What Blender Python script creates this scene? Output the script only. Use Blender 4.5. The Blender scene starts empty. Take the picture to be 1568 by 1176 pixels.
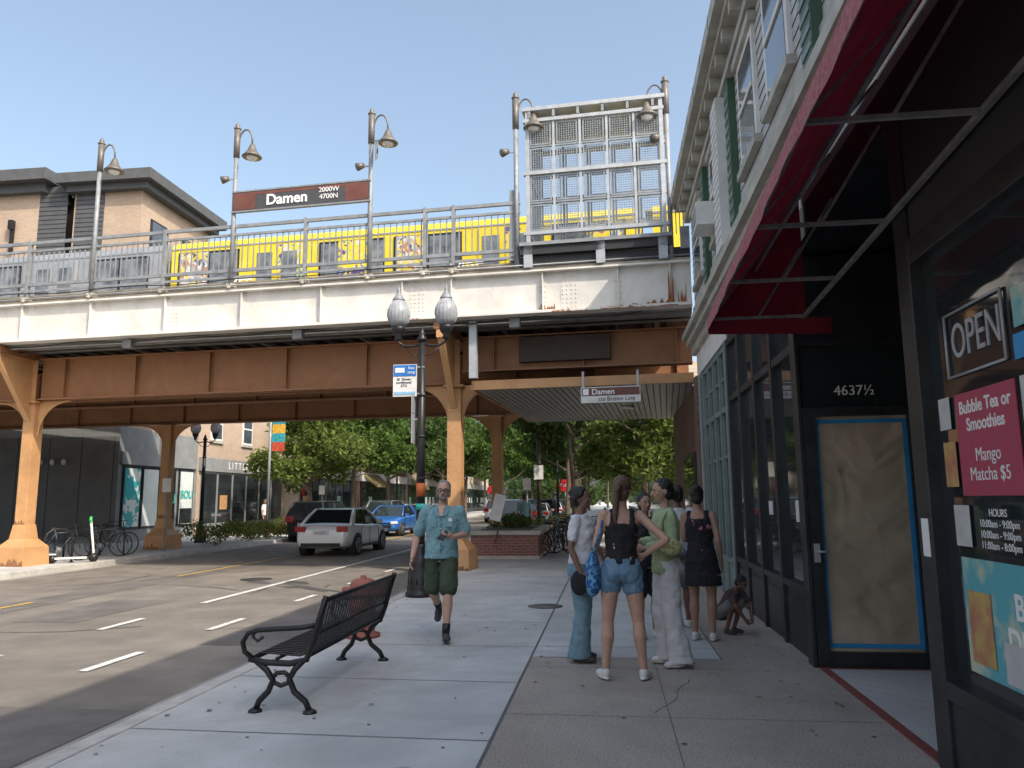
import bpy, math, random
import numpy as np
from mathutils import Vector as V, Matrix, Euler
random.seed(7)
D=bpy.data; scn=bpy.context.scene
rad=math.radians
# ------------------------------------------------------------------ materials
MC={}
def mat(name,col,rough=.7,metal=0.,var=.15,scale=3.,bump=0.,bscale=40.,col2=None,thr=(.35,.65),spec=.5,coat=0.,det=6,grime=0.,gs=.5,tl=0.,streak=None,sk_=(.60,.80),ska=.6):
    if name in MC: return MC[name]
    m=D.materials.new(name); m.use_nodes=True; n=m.node_tree.nodes; l=m.node_tree.links
    b=n['Principled BSDF']; b.inputs['Roughness'].default_value=rough; b.inputs['Metallic'].default_value=metal
    b.inputs['Specular IOR Level'].default_value=spec; b.inputs['Coat Weight'].default_value=coat
    tc=n.new('ShaderNodeTexCoord')
    nz=n.new('ShaderNodeTexNoise'); nz.inputs['Scale'].default_value=scale; nz.inputs['Detail'].default_value=det; nz.inputs['Roughness'].default_value=.6
    l.new(tc.outputs['Object'],nz.inputs['Vector'])
    r=n.new('ShaderNodeValToRGB'); e=r.color_ramp.elements
    c=col
    if col2 is None:
        c1=[x*(1-var) for x in c]; c2=[min(1,x*(1+var)) for x in c]
    else: c1=c; c2=col2
    e[0].position=thr[0]; e[0].color=(*c1,1); e[1].position=thr[1]; e[1].color=(*c2,1)
    l.new(nz.outputs['Fac'],r.inputs['Fac']); out=r.outputs['Color']
    if grime>0:
        g=n.new('ShaderNodeTexNoise'); g.inputs['Scale'].default_value=gs; g.inputs['Detail'].default_value=8; g.inputs['Roughness'].default_value=.7; g.inputs['Distortion'].default_value=.6
        l.new(tc.outputs['Object'],g.inputs['Vector'])
        mr=n.new('ShaderNodeMapRange'); mr.inputs['From Min'].default_value=.3; mr.inputs['From Max'].default_value=.62; mr.inputs['To Min'].default_value=1-grime; mr.inputs['To Max'].default_value=1.06
        l.new(g.outputs['Fac'],mr.inputs['Value'])
        sc=n.new('ShaderNodeVectorMath'); sc.operation='SCALE'; l.new(out,sc.inputs[0]); l.new(mr.outputs[0],sc.inputs['Scale']); out=sc.outputs[0]
    if streak:
        # sparse stains: blotches times short vertical runs
        mp=n.new('ShaderNodeMapping'); mp.inputs['Scale'].default_value=(3.5,3.5,1.1); l.new(tc.outputs['Object'],mp.inputs[0])
        s1=n.new('ShaderNodeTexNoise'); s1.inputs['Scale'].default_value=1; s1.inputs['Detail'].default_value=9; s1.inputs['Roughness'].default_value=.75; l.new(mp.outputs[0],s1.inputs['Vector'])
        s2=n.new('ShaderNodeMapRange'); s2.inputs['From Min'].default_value=sk_[0]; s2.inputs['From Max'].default_value=sk_[1]; s2.inputs['To Max'].default_value=ska; l.new(s1.outputs['Fac'],s2.inputs['Value'])
        mx=n.new('ShaderNodeMix'); mx.data_type='RGBA'; l.new(s2.outputs[0],mx.inputs[0]); l.new(out,mx.inputs[6]); mx.inputs[7].default_value=(*streak,1); out=mx.outputs[2]
    l.new(out,b.inputs['Base Color'])
    if bump>0:
        n2=n.new('ShaderNodeTexNoise'); n2.inputs['Scale'].default_value=bscale; n2.inputs['Detail'].default_value=4
        l.new(tc.outputs['Object'],n2.inputs['Vector'])
        bp=n.new('ShaderNodeBump'); bp.inputs['Strength'].default_value=bump; bp.inputs['Distance'].default_value=.02
        l.new(n2.outputs['Fac'],bp.inputs['Height']); l.new(bp.outputs['Normal'],b.inputs['Normal'])
    if tl>0:
        t=n.new('ShaderNodeBsdfTranslucent'); x=n.new('ShaderNodeMixShader'); x.inputs[0].default_value=tl
        l.new(out,t.inputs['Color']); l.new(b.outputs[0],x.inputs[1]); l.new(t.outputs[0],x.inputs[2]); l.new(x.outputs[0],n['Material Output'].inputs['Surface'])
    MC[name]=m; return m
def brick(name,c1,c2,mortar,bw=.22,rh=.075,ms=.012):
    if name in MC: return MC[name]
    m=D.materials.new(name); m.use_nodes=True; n=m.node_tree.nodes; l=m.node_tree.links
    b=n['Principled BSDF']; b.inputs['Roughness'].default_value=.85
    tc=n.new('ShaderNodeTexCoord'); sp=n.new('ShaderNodeSeparateXYZ'); ad=n.new('ShaderNodeMath'); cb=n.new('ShaderNodeCombineXYZ')
    l.new(tc.outputs['Object'],sp.inputs[0]); l.new(sp.outputs['X'],ad.inputs[0]); l.new(sp.outputs['Y'],ad.inputs[1])
    l.new(ad.outputs[0],cb.inputs['X']); l.new(sp.outputs['Z'],cb.inputs['Y'])
    t=n.new('ShaderNodeTexBrick'); t.inputs['Scale'].default_value=1; t.inputs['Brick Width'].default_value=bw; t.inputs['Row Height'].default_value=rh; t.inputs['Mortar Size'].default_value=ms
    t.inputs['Color1'].default_value=(*c1,1); t.inputs['Color2'].default_value=(*c2,1); t.inputs['Mortar'].default_value=(*mortar,1)
    l.new(cb.outputs[0],t.inputs['Vector'])
    nz=n.new('ShaderNodeTexNoise'); nz.inputs['Scale'].default_value=.8; nz.inputs['Detail'].default_value=6; l.new(tc.outputs['Object'],nz.inputs['Vector'])
    mr=n.new('ShaderNodeMapRange'); mr.inputs['To Min'].default_value=.7; mr.inputs['To Max'].default_value=1.25; l.new(nz.outputs['Fac'],mr.inputs['Value'])
    mx=n.new('ShaderNodeVectorMath'); mx.operation='SCALE'; l.new(t.outputs['Color'],mx.inputs[0]); l.new(mr.outputs[0],mx.inputs['Scale'])
    l.new(mx.outputs[0],b.inputs['Base Color']); MC[name]=m; return m
def glassy(name,col,rough=.04,spec=.9):
    return mat(name,col,rough,0,.25,1.3,0,spec=spec)

M_conc=mat('sidewalk_concrete',(.50,.505,.49),.85,0,.07,1.1,.25,90,grime=.24,gs=.8)
M_aggr=mat('aggregate_concrete',(.41,.36,.305),.9,0,.35,70,.6,120,det=3,thr=(.3,.7),grime=.24,gs=.6)
M_joint=mat('joint_dark',(.12,.12,.115),.9)
M_gum=mat('gum_spot',(.10,.10,.10),.9)
M_asph=mat('asphalt',(.21,.19,.165),.85,0,.16,1.2,.5,150,grime=.34,gs=.35)
M_patch=mat('asphalt_patch',(.15,.14,.13),.85,0,.15,2,.5,150,grime=.25,gs=.7)
M_seal=mat('crack_sealant',(.04,.04,.04),.6)
M_kerb=mat('kerb_concrete',(.48,.47,.44),.85,0,.12,3,.3,60,grime=.3,gs=2)
M_gut=mat('gutter_concrete',(.33,.315,.29),.85,0,.12,3,.3,60,grime=.35,gs=1)
M_white=mat('road_paint_white',(.66,.66,.64),.8,0,.1,9,col2=(.34,.33,.32),thr=(.50,.68))
M_yel=mat('road_paint_yellow',(.6,.38,.06),.8,0,.1,9,col2=(.28,.23,.13),thr=(.46,.62))
M_ground=mat('ground_soil',(.12,.12,.09),.95,0,.2,.1)
M_blk=mat('black_metal',(.018,.018,.020),.42,.2,.3,6)
M_blkf=mat('black_frame',(.022,.025,.028),.4,0,.3,4)
M_gal=mat('galvanized_steel',(.25,.265,.28),.6,.25,.18,5,streak=(.15,.15,.15))
M_galp=mat('galvanized_pale',(.40,.42,.44),.5,.3,.12,5)
M_mesh=mat('mesh_panel_steel',(.25,.28,.31),.5,.3,.12,5)
M_rustw=mat('white_paint_steel',(.62,.60,.55),.6,0,.06,1.0,.1,20,col2=(.72,.71,.67),grime=.18,gs=1.2,streak=(.42,.38,.31),sk_=(.58,.80))
M_rust=mat('rust',(.28,.10,.035),.9,0,.4,8,.3,50)
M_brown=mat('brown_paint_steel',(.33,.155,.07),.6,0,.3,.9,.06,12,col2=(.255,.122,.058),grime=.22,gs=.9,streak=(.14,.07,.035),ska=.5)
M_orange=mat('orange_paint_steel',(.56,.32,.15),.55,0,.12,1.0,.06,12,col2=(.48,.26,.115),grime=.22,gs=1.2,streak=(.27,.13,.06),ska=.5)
M_wood=mat('tie_wood',(.06,.045,.035),.9,0,.4,6,.4,30)
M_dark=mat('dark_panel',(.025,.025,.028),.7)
M_soff=mat('canopy_soffit',(.26,.24,.215),.45,.2,.1,3)
M_glass=glassy('storefront_glass',(.022,.028,.032))
M_glass2=glassy('window_glass',(.07,.09,.11),.06)
M_whitep=mat('white_panel',(.68,.68,.66),.6,0,.06,4,grime=.1,gs=2)
M_red=mat('red_awning_cloth',(.17,.011,.024),.85,0,.2,6,.2,80,tl=.25)
M_redv=mat('red_awning_edge',(.40,.16,.17),.8,0,.3,30,.2,80,col2=(.27,.07,.085))

# ------------------------------------------------------------------ builder
def frame(d):
    d=d.normalized(); a=V((0,0,1)) if abs(d.z)<.9 else V((1,0,0))
    u=d.cross(a).normalized(); return u,d.cross(u).normalized()
class B:
    def __init__(s,name,mw=None): s.name=name; s.P={}; s.cur='body'; s.mw=mw or Matrix(); s.mods={}
    def part(s,n,**k): s.cur=n; s.mods.setdefault(n,{}).update(k); return s
    def add(s,vs,fs,m,sm=False):
        p=s.P.setdefault(s.cur,dict(v=[],f=[],m=[],s=[],M=[]))
        if m not in p['M']: p['M'].append(m)
        i=p['M'].index(m); o=len(p['v']); p['v']+= [tuple(v) for v in vs]
        for f in fs: p['f'].append([o+k for k in f]); p['m'].append(i); p['s'].append(sm)
    def box(s,x0,x1,y0,y1,z0,z1,m):
        s.add([(x0,y0,z0),(x1,y0,z0),(x1,y1,z0),(x0,y1,z0),(x0,y0,z1),(x1,y0,z1),(x1,y1,z1),(x0,y1,z1)],
              [(0,3,2,1),(4,5,6,7),(0,1,5,4),(1,2,6,5),(2,3,7,6),(3,0,4,7)],m)
    def obox(s,c,sz,R,m):
        a,b,d=[k/2 for k in sz]; c=V(c)
        vs=[c+R@V((x*a,y*b,z*d)) for x,y,z in [(-1,-1,-1),(1,-1,-1),(1,1,-1),(-1,1,-1),(-1,-1,1),(1,-1,1),(1,1,1),(-1,1,1)]]
        s.add(vs,[(0,3,2,1),(4,5,6,7),(0,1,5,4),(1,2,6,5),(2,3,7,6),(3,0,4,7)],m)
    def bar(s,p0,p1,w,h,m):
        p0=V(p0);p1=V(p1);d=p1-p0; u,v=frame(d)
        R=Matrix((u,v,d.normalized())).transposed(); s.obox((p0+p1)/2,(w,h,d.length),R,m)
    def cyl(s,p0,p1,r0,r1,m,n=12,sm=True):
        p0=V(p0);p1=V(p1); u,v=frame(p1-p0); vs=[]
        for p,r in ((p0,r0),(p1,r1)):
            for i in range(n):
                a=2*math.pi*i/n; vs.append(p+u*r*math.cos(a)+v*r*math.sin(a))
        s.add(vs,[(i,(i+1)%n,n+(i+1)%n,n+i) for i in range(n)]+[tuple(range(n)),tuple(range(n,2*n))],m,sm)
    def tube(s,pts,r,m,n=8,rs=None):
        pts=[V(p) for p in pts]; vs=[]; N=len(pts); u=None
        for k,p in enumerate(pts):
            d=(pts[min(k+1,N-1)]-pts[max(k-1,0)]).normalized()
            if u is None: u,v=frame(d)
            else:
                u=(u-d*u.dot(d)).normalized(); v=d.cross(u)
            rr=rs[k] if rs else r
            for i in range(n):
                a=2*math.pi*i/n; vs.append(p+u*rr*math.cos(a)+v*rr*math.sin(a))
        fs=[(k*n+i,k*n+(i+1)%n,(k+1)*n+(i+1)%n,(k+1)*n+i) for k in range(N-1) for i in range(n)]
        fs+=[tuple(range(n)),tuple(range((N-1)*n,N*n))]
        s.add(vs,fs,m,True)
    def sph(s,c,r,m,n=14,k=9,R=None):
        c=V(c); 
        if not hasattr(r,'__len__'): r=(r,r,r)
        vs=[];R=R or Matrix.Identity(3)
        for j in range(1,k):
            t=math.pi*j/k
            for i in range(n):
                a=2*math.pi*i/n
                vs.append(c+R@V((r[0]*math.sin(t)*math.cos(a),r[1]*math.sin(t)*math.sin(a),r[2]*math.cos(t))))
        top=len(vs); vs.append(c+R@V((0,0,r[2]))); vs.append(c+R@V((0,0,-r[2])))
        fs=[(j*n+i,j*n+(i+1)%n,(j+1)*n+(i+1)%n,(j+1)*n+i) for j in range(k-2) for i in range(n)]
        fs+=[(i,top,(i+1)%n) for i in range(n)]+[((k-2)*n+(i+1)%n,top+1,(k-2)*n+i) for i in range(n)]
        s.add(vs,fs,m,True)
    def lathe(s,c,prof,m,n=16,sm=True):
        c=V(c); vs=[]
        for r,z in prof:
            for i in range(n):
                a=2*math.pi*i/n; vs.append(c+V((r*math.cos(a),r*math.sin(a),z)))
        N=len(prof); fs=[(k*n+i,k*n+(i+1)%n,(k+1)*n+(i+1)%n,(k+1)*n+i) for k in range(N-1) for i in range(n)]
        fs+=[tuple(range(n)),tuple(range((N-1)*n,N*n))]; s.add(vs,fs,m,sm)
    def rings(s,rs,m,n=20,T=None):
        vs=[]
        for c,rx,ry in rs:
            for i in range(n):
                a=2*math.pi*i/n; p=V(c)+V((rx*math.cos(a),ry*math.sin(a),0)); vs.append(T@p if T else p)
        N=len(rs); fs=[(k*n+i,k*n+(i+1)%n,(k+1)*n+(i+1)%n,(k+1)*n+i) for k in range(N-1) for i in range(n)]
        fs+=[tuple(range(n)),tuple(range((N-1)*n,N*n))]; s.add(vs,fs,m,True)
    def quad(s,pts,m): s.add(pts,[tuple(range(len(pts)))],m)
    def prism(s,poly,ex,m,sm=False):
        n=len(poly); ex=V(ex); a=[V(p) for p in poly]; b=[p+ex for p in a]
        s.add(a+b,[tuple(range(n)),tuple(range(n,2*n))]+[(i,(i+1)%n,n+(i+1)%n,n+i) for i in range(n)],m,sm)
    def text(s,st,size,loc,m,rot=(90,0,0),ex=.004,align='CENTER',sx=1,off=0.):
        cu=D.curves.new('t','FONT'); cu.body=st; cu.size=size; cu.extrude=ex; cu.align_x=align; cu.align_y='CENTER'; cu.offset=off
        o=D.objects.new('t',cu); scn.collection.objects.link(o)
        bpy.context.view_layer.update()
        me=o.evaluated_get(bpy.context.evaluated_depsgraph_get()).to_mesh()
        T=Matrix.Translation(loc)@Euler([rad(a) for a in rot]).to_matrix().to_4x4()@Matrix.Diagonal((sx,1,1,1))
        s.add([T@v.co for v in me.vertices],[tuple(p.vertices) for p in me.polygons],m)
        D.objects.remove(o)
    def finish(s,bevel=0,loc=None):
        import bmesh
        objs=[]
        multi=len(s.P)>1
        root=None
        if multi:
            root=D.objects.new(s.name,None); scn.collection.objects.link(root); root.matrix_world=s.mw; root.empty_display_size=.2
        for pn,p in s.P.items():
            me=D.meshes.new(s.name+'_'+pn); me.from_pydata(p['v'],[],p['f'])
            for m in p['M']: me.materials.append(m)
            me.polygons.foreach_set('material_index',p['m']); me.polygons.foreach_set('use_smooth',p['s'])
            k=s.mods.get(pn,{})
            bm=bmesh.new(); bm.from_mesh(me); bmesh.ops.recalc_face_normals(bm,faces=bm.faces); bm.to_mesh(me); bm.free()
            o=D.objects.new(pn if multi else s.name,me); scn.collection.objects.link(o)
            if multi: o.parent=root
            else: o.matrix_world=s.mw
            if k.get('voxel'):
                r=o.modifiers.new('r','REMESH'); r.mode='VOXEL'; r.voxel_size=k['voxel']; r.use_smooth_shade=True
                sm=o.modifiers.new('s','SMOOTH'); sm.iterations=k.get('smooth',3); sm.factor=.5
                if k.get('wr'):
                    t=D.textures.new('wr','CLOUDS'); t.noise_scale=k.get('ws',.07); t.noise_depth=2
                    d=o.modifiers.new('d','DISPLACE'); d.texture=t; d.strength=k['wr']; d.mid_level=.5; d.texture_coords='LOCAL'
            if k.get('sub'):
                r=o.modifiers.new('ss','SUBSURF'); r.levels=r.render_levels=k['sub']
            bv=k.get('bevel',bevel)
            if bv:
                r=o.modifiers.new('b','BEVEL'); r.width=bv; r.segments=2; r.limit_method='ANGLE'; r.angle_limit=rad(50)
            objs.append(o)
        return root or objs[0]

# ------------------------------------------------------------------ camera / light / sky
cam=D.objects.new('camera',D.cameras.new('camera')); scn.collection.objects.link(cam); scn.camera=cam
cam.data.sensor_width=36; cam.data.lens=27.05; cam.data.clip_end=3000; cam.data.clip_start=.05
cam.matrix_world=Matrix.Translation((0,0,1.55))@Matrix.Rotation(rad(6.95),4,'Z')@Matrix.Rotation(rad(98.56),4,'X')@Matrix.Rotation(rad(-.5),4,'Z')
EL,AZ=44,130
w=D.worlds.new('World'); scn.world=w; w.use_nodes=True; nt=w.node_tree
sky=nt.nodes.new('ShaderNodeTexSky'); sky.sky_type='NISHITA'; sky.sun_disc=False; sky.sun_elevation=rad(EL); sky.sun_rotation=rad(AZ)
sky.air_density=1.15; sky.dust_density=4.5; sky.ozone_density=2.0; sky.altitude=0
hs=nt.nodes.new('ShaderNodeHueSaturation'); hs.inputs['Saturation'].default_value=.84; hs.inputs['Value'].default_value=1.12; hs.inputs['Hue'].default_value=.492
bg=nt.nodes['Background']; bg.inputs['Strength'].default_value=.25; nt.links.new(sky.outputs[0],hs.inputs['Color']); nt.links.new(hs.outputs[0],bg.inputs['Color'])
L=D.lights.new('sun','SUN'); L.energy=4.3; L.angle=rad(.6); L.color=(1,.89,.74)
so=D.objects.new('sun',L); scn.collection.objects.link(so)
sd=V((math.sin(rad(AZ))*math.cos(rad(EL)),math.cos(rad(AZ))*math.cos(rad(EL)),math.sin(rad(EL))))
so.rotation_mode='QUATERNION'; so.rotation_quaternion=sd.to_track_quat('Z','Y'); so.location=(20,-20,30)
scn.view_settings.view_transform='Standard'; scn.view_settings.look='None'; scn.view_settings.exposure=0

# ------------------------------------------------------------------ ground, road, pavements
b=B('ground'); b.quad([(-1500,-1500,-.16),(1500,-1500,-.16),(1500,1500,-.16),(-1500,1500,-.16)],M_ground); b.finish()
b=B('road'); b.quad([(-13.6,-60,-.13),(-3.5,-60,-.13),(-3.5,400,-.13),(-13.6,400,-.13)],M_asph)
for q in [(-6.7,-3.95,-2,6.2),(-4.9,-3.95,9,30),(-10.2,-9.4,2,60),(-8.6,-7.6,10.5,13)]:
    b.quad([(q[0],q[2],-.126),(q[1],q[2],-.126),(q[1]+.1,q[3],-.126),(q[0]-.1,q[3],-.126)],M_patch)
b.quad([(-3.83,-60,-.124),(-3.5,-60,-.124),(-3.5,200,-.124),(-3.83,200,-.124)],M_gut); b.quad([(-13.6,-60,-.124),(-13.27,-60,-.124),(-13.27,200,-.124),(-13.6,200,-.124)],M_gut)
R=random.Random(3)
for k in range(16):
    x=R.uniform(-12.5,-4.2); y=R.uniform(3,24); a=R.choice([0,0,1.57])+R.uniform(-.15,.15)
    for j in range(R.randint(4,10)):
        nx,ny=x+.45*math.sin(a),y+.45*math.cos(a); n=V((math.cos(a),-math.sin(a),0))*R.uniform(.006,.016)
        b.quad([V((x,y,-.1215))-n,V((x,y,-.1215))+n,V((nx,ny,-.1215))+n,V((nx,ny,-.1215))-n],M_seal); x,y=nx,ny; a+=R.uniform(-.3,.3)
        if x>-3.8 or x<-13.3: break
b.lathe((-7.7,16.5,-.125),[(0,0),(.34,0),(.34,.004),(.0,.006)],M_seal,20)
b.finish()
b=B('road_marking')
def mk(x,y0,y1,wd,m): b.quad([(x-wd/2,y0,-.118),(x+wd/2,y0,-.118),(x+wd/2,y1,-.118),(x-wd/2,y1,-.118)],m)
for y in (2.2,4.9,7.5,10.0): mk(-5.3,y,y+1.0,.11,M_white)
for y in (1.5,4.4,7.2,9.9): mk(-6.8,y,y+1.0,.11,M_white)
mk(-6.8,12.6,30,.13,M_white)
for y in (12.9,15.6,18.2,21): mk(-5.3,y,y+.9,.11,M_white)
for y in range(34,120,6): mk(-6.8,y,y+3,.13,M_white)
mk(-9.85,-20,12.5,.1,M_yel); mk(-9.85,17,150,.1,M_yel); mk(-9.62,24,150,.1,M_yel)
b.finish()
b=B('pavement')
JX=-.80
b.quad([(-3.34,-30,0),(JX,-30,0),(JX,400,0),(-3.34,400,0)],M_conc)
b.quad([(JX,-30,0),(5,-30,0),(5,7.95,0),(JX,7.95,0)],M_aggr)
b.quad([(JX,7.95,0),(1.05,7.95,0),(1.05,400,0),(JX,400,0)],M_conc)
b.quad([(1.05,7.95,0),(12,7.95,0),(12,26,0),(1.05,26,0)],M_aggr)
b.quad([(1.05,26,0),(14,26,0),(14,400,0),(1.05,400,0)],M_conc)
b.quad([(-40,-30,0),(-13.76,-30,0),(-13.76,400,0),(-40,400,0)],M_conc)
def jt(x0,y0,x1,y1,wd=.012):
    d=V((x1-x0,y1-y0,0)).normalized(); n=V((-d.y,d.x,0))*wd/2
    b.quad([V((x0,y0,.004))+n,V((x1,y1,.004))+n,V((x1,y1,.004))-n,V((x0,y0,.004))-n],M_joint)
jt(JX,-5,JX,16,.02); jt(1.05,7.95,1.05,25); jt(JX,7.95,1.05,7.95); jt(.4,1,.4,7.9,.006)
y=-1.2
while y<60:
    jt(-3.34,y,JX,y-.05,.010)
    if y<7: jt(JX,y+.6,1.85,y+.6,.006)
    else: jt(JX,y,1.05,y,.010)
    y+=1.62
for y in range(16,70,2): jt(-19,y,-13.8,y)
for k in range(110):
    x=R.uniform(-3.2,1.7); y=R.uniform(3.5,17); r=R.uniform(.008,.022)
    b.quad([(x+r*math.cos(t)*R.uniform(.8,1.1),y+r*math.sin(t)*R.uniform(.8,1.1),.005) for t in [i*math.pi/4 for i in range(8)]],M_gum)
for (x,y,a) in ((-2.0,3.9,.9),(-1.5,10.2,2.2),(.3,6.0,1.2),(-2.6,14,.4)):
    for j in range(9):
        nx,ny=x+.13*math.cos(a),y+.13*math.sin(a); n=V((-math.sin(a),math.cos(a),0))*.003
        b.quad([V((x,y,.0045))-n,V((x,y,.0045))+n,V((nx,ny,.0045))+n,V((nx,ny,.0045))-n],M_joint); x,y=nx,ny; a+=R.uniform(-.5,.5)
b.part('kerb',bevel=.015)
yy=-30
while yy<150:
    b.box(-3.5,-3.343,yy,yy+2.99,-.15,.008,M_kerb); b.box(-13.757,-13.6,yy,yy+2.99,-.15,.008,M_kerb); yy+=3
b.part('cover',bevel=0)
b.lathe((-.95,11.6,.004),[(0,0),(.26,0),(.26,.004),(.0,.006)],M_joint,20)
b.finish()
b=B('fallen_leaves')
for k in range(60):
    x=R.choice([R.uniform(-3.3,-3.0),R.uniform(-3.3,1.8),R.uniform(1.2,1.85)]); y=R.uniform(3.6,15); a=R.uniform(0,6.28); s_=R.uniform(.015,.035)
    c,s2=math.cos(a)*s_,math.sin(a)*s_
    b.quad([(x-c,y-s2,.007),(x+s2*.5,y-c*.5,.012),(x+c,y+s2,.008),(x-s2*.5,y+c*.5,.011)],mat('dry_leaf',(.20,.12,.04),.9,0,.4,20))
b.finish()

# ------------------------------------------------------------------ elevated railway structure
TS=Matrix.Translation((1.76,15.95,.0775))@Matrix.Rotation(rad(-4.2),4,'Z')@Matrix.Scale(.95,4)
b=B('elevated_railway',TS)
XL,XR=-34,0.1
b.part('front_girder')
b.box(XL,XR,0,.02,5.76,6.69,M_rustw)
b.box(XL,XR,-.16,.18,6.69,6.73,M_rustw); b.box(XL,XR,-.16,.18,5.72,5.76,M_rustw)
b.box(XL,XR,-.10,-.001,5.765,5.80,M_rustw)
xs=[ -.35,-1.5,-3.2,-5.35,-6.55,-8.6,-10.7,-12.8,-14.95,-17,-19,-21,-23]
for i,x in enumerate(xs):
    b.box(x-.012,x+.012,-.11,0,5.8,6.69,M_rustw); b.box(x-.07,x+.07,-.012,-.001,5.8,6.69,M_rustw)
    for k in range(7):
        for dx in (-.05,.05): b.sph((x+dx,-.014,5.86+k*.13),.018,M_rustw,6,4)
for x in (-6.2,-12.65,-2.6): b.box(x-.2,x+.2,-.01,0,5.8,6.69,M_rustw); [b.sph((x+dx,-.012,5.86+k*.1),.017,M_rustw,6,4) for k in range(9) for dx in(-.15,-.05,.05,.15)]
b.part('rust_patch')
for x0,x1,z0,z1,yy in [(-3.3,-2.9,5.801,5.98,-.02),(-1.9,-1.55,5.765,5.80,-.108),(-.42,-.28,5.81,6.6,-.118),(-1.75,-1.0,5.765,5.80,-.108),(-1.2,-.3,5.801,5.95,-.012),(-3.15,-2.6,5.765,5.8,-.108),(-.2,-.02,5.81,6.3,-.012),(-3.0,-2.2,5.72,5.76,-.163),(-1.9,-.2,5.72,5.758,-.163),(-6.3,-6.1,5.72,5.758,-.163),(-5.42,-5.3,5.81,6.1,-.018)]:
    n=18; top=[(x1-(x1-x0)*i/n,yy,z0+(z1-z0)*R.random()**1.6) for i in range(n+1)]
    b.quad([(x0,yy,z0),(x1,yy,z0)]+top,M_rust)
M_grey=mat('grey_under_paint',(.24,.235,.22),.8,0,.25,2,streak=(.10,.07,.05))
b.part('platform_deck')
M_deck=mat('platform_concrete',(.40,.36,.29),.85,0,.2,2,grime=.3,gs=2,streak=(.2,.13,.08))
b.box(XL,XR,.02,3.15,6.86,6.98,M_deck)
b.box(XL,XR,-.12,-.02,6.74,6.80,M_deck)
b.tube([(XL,-.16,6.84),(XR,-.16,6.84)],.022,M_gal,6)
b.tube([(-25+.7*i,-.18+.01*math.sin(i*2.1),6.97+.03*math.sin(i*1.3)) for i in range(31)],.014,M_blk,5)
b.box(XL,XR,.05,.25,6.731,6.86,M_brown)
b.box(XL,XR,.2,1.4,5.70,5.74,M_grey)
for i in range(36):
    x=XL+i*.95; b.box(x,x+.12,.03,3.0,5.76,5.95,M_grey)
b.tube([(XL,.3,5.64),(XR,.3,5.64)],.03,M_gal,6); b.tube([(XL,.6,5.60),(XR,.6,5.60)],.025,M_blk,6)
b.tube([(-25+.8*i,.15,5.66+.05*math.sin(i*1.7)) for i in range(31)],.012,M_blk,5)
for x in (-9.3,-14.0,-3.9): b.box(x-.12,x+.12,.12,.3,5.48,5.69,M_gal)
b.part('track_deck')
b.box(XL,XR,1.3,10.5,5.95,6.0,M_wood)
x=XL
while x<XR-.2: b.box(x,x+.2,1.4,10.4,5.7,5.92,M_wood); x+=.55
for y in (4.1,5.55,8.0,9.4): b.box(XL,XR,y,y+.07,6.0,6.15,M_rust)
b.box(XL,XR,10.2,12.6,6.86,6.98,M_deck)
b.part('brown_girder')
def brg(y,x0,x1,z0,z1,m=M_brown,st=2.2):
    b.box(x0,x1,y,y+.025,z0,z1,m); b.box(x0,x1,y-.15,y+.175,z0-.035,z0,m); b.box(x0,x1,y-.15,y+.175,z1,z1+.035,m)
    x=x0+.8
    while x<x1:
        b.box(x-.012,x+.012,y-.12,y,z0,z1,m); b.box(x-.06,x+.06,y-.012,y-.001,z0,z1,m); b.box(x-.012,x+.012,y+.025,y+.13,z0,z1,m)
        for k in range(8):
            for dx in (-.04,.04): b.sph((x+dx,y-.014,z0+.06+k*.13),.016,m,5,3)
        x+=st
CL,CR=-17.75,-5.64; CL2,CR2=-18.4,-6.1
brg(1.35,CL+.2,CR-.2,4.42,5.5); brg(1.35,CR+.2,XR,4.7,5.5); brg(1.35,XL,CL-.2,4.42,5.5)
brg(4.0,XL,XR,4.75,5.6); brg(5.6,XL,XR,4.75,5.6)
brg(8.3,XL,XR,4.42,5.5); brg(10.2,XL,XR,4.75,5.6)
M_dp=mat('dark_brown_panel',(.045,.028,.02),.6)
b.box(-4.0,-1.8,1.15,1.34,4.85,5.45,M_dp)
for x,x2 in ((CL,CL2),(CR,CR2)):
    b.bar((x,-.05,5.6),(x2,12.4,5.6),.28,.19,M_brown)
b.part('columns',bevel=.008)
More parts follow.
